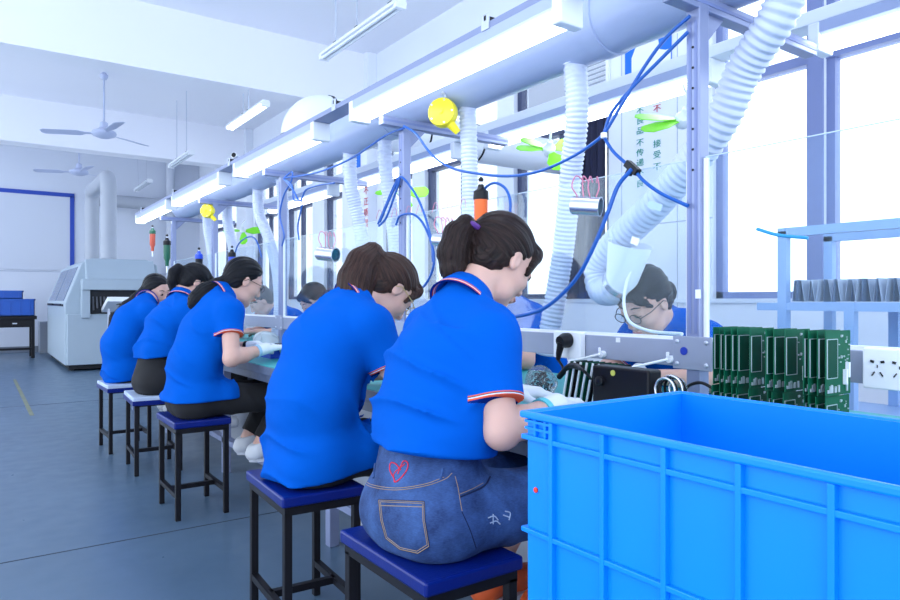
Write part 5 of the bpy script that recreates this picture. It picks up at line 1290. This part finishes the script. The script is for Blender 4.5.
bag((1.47, 2.98, ZT_), (.07, .10, .055), 'crumpled cloudy plastic bag beside the brown-ponytailed woman', M_WFILM, 5.2)
bag((1.85, .98, ZT_), (.07, .12, .06), 'crumpled cloudy plastic bag on the bench behind the circuit boards', M_WFILM, 6.4)
# worker's blue tray and gadget at the gloved woman
e = empty('parts_tray', (1.395, 3.72, ZT_), 'shallow blue parts tray on the bench at the gloved woman', 'tray')
MB().add(*hollow(1.31, 1.48, 3.56, 3.88, ZT_+.001, ZT_+.05, .005, .005)).build('shell', M_BLUEP, e)
rr = random.Random(3)
for k in range(12): MB().box((1.34+rr.random()*.11, 3.60+rr.random()*.24, ZT_+.036), (.03, .02, .05), Matrix.Rotation(rr.random()*3, 3, 'Z')).build('part', (M_BLACK, M_WHITE, M_BLUEP)[k % 3], e)
e = empty('hand_part', (1.27, 3.42, .79), 'small dark green part held between the white gloves', 'part')
MB().box((1.305, 3.42, .806), (.07, .10, .014), Matrix.Rotation(.15, 3, 'Y')).build('board', M_PCBD, e, bevel=.002); MB().box((1.31, 3.42, .816), (.04, .04, .012)).build('chip', M_BLACK, e)
# little things in front of each other worker
for y, l in ((2.05, 'green board being assembled in front of the brown-ponytailed woman'), (4.42, 'green board on the bench in front of the high-ponytailed woman'), (5.27, 'green board on the bench at the machine end')):
    e = empty('work_board', (1.38, y, ZT_), l, 'circuit board', 'boards being assembled')
    MB().b2((1.32, y-.06, ZT_+.002), (1.44, y+.06, ZT_+.006)).build('substrate', M_PCB, e); MB().b2((1.35, y-.03, ZT_+.006), (1.39, y+.01, ZT_+.02)).build('chip', M_BLACK, e); MB().b2((1.40, y+.02, ZT_+.006), (1.43, y+.05, ZT_+.025)).build('connector', M_WHITE, e)

# rack of boards by the window
e = empty('steel_rack', (3.1, .9, 0), 'pale blue metal rack by the near window seen through the acrylic', 'rack')
M_RACK = mat('rack_blue', (.28, .44, .72), .45); xr0, xr1 = 3.0, 3.42; yr1 = at_x(784, 300, xr0).y; yr0 = at_x(851, 300, xr0).y-.55; ym = at_x(851, 300, xr0).y
for x in (xr0, xr1):
    for y in (yr1, ym, yr0): MB().bar((x, y, 0), (x, y, 1.36 if y == yr1 or y == yr0 else 1.04), .04).build('post', M_RACK, e)
    MB().bar((x, yr0-.02, 1.355), (x, yr1+.02, 1.355), .04).build('rail', M_RACK, e)
    for z in (1.02, .55): MB().bar((x, yr0-.02, z), (x, yr1+(.12 if z > 1 else 0), z), .035).build('rail', M_RACK, e)
for z in (1.04, .57): MB().b2((xr0, yr0, z-.01), (xr1, yr1, z)).build('shelf', M_RACK, e)
for k in range(44):
    y = yr0+.03+(yr1-yr0-.06)*k/43
    tag(MB().box((xr0+.12+.02*math.sin(k*1.3), y, 1.04+.052), (.17, .0022, .098), Matrix.Rotation(.16*math.sin(k*2.1), 3, 'X')).build('stacked_board', mat('pale_board', (.38, .45, .58), .5) if k % 3 else mat('dark_board', (.12, .18, .30), .5)), 'thin grey board standing in the row on the pale blue rack', 'board', 'boards standing on the rack')
tag(MB().tube(smooth_path([at_x(757, 229, 1.5975), at_x(778, 235, 1.5975), at_x(808, 238, 1.5975)], 8), .0042, 8).build('reflection_strip', mat('blue_reflection', (.03, .30, .62), .5), smooth=True), 'blue hose reflection as a short curved strip on the acrylic before the rack', 'strip')  # solid blue strip drawn in place of a hose reflection on the sheet
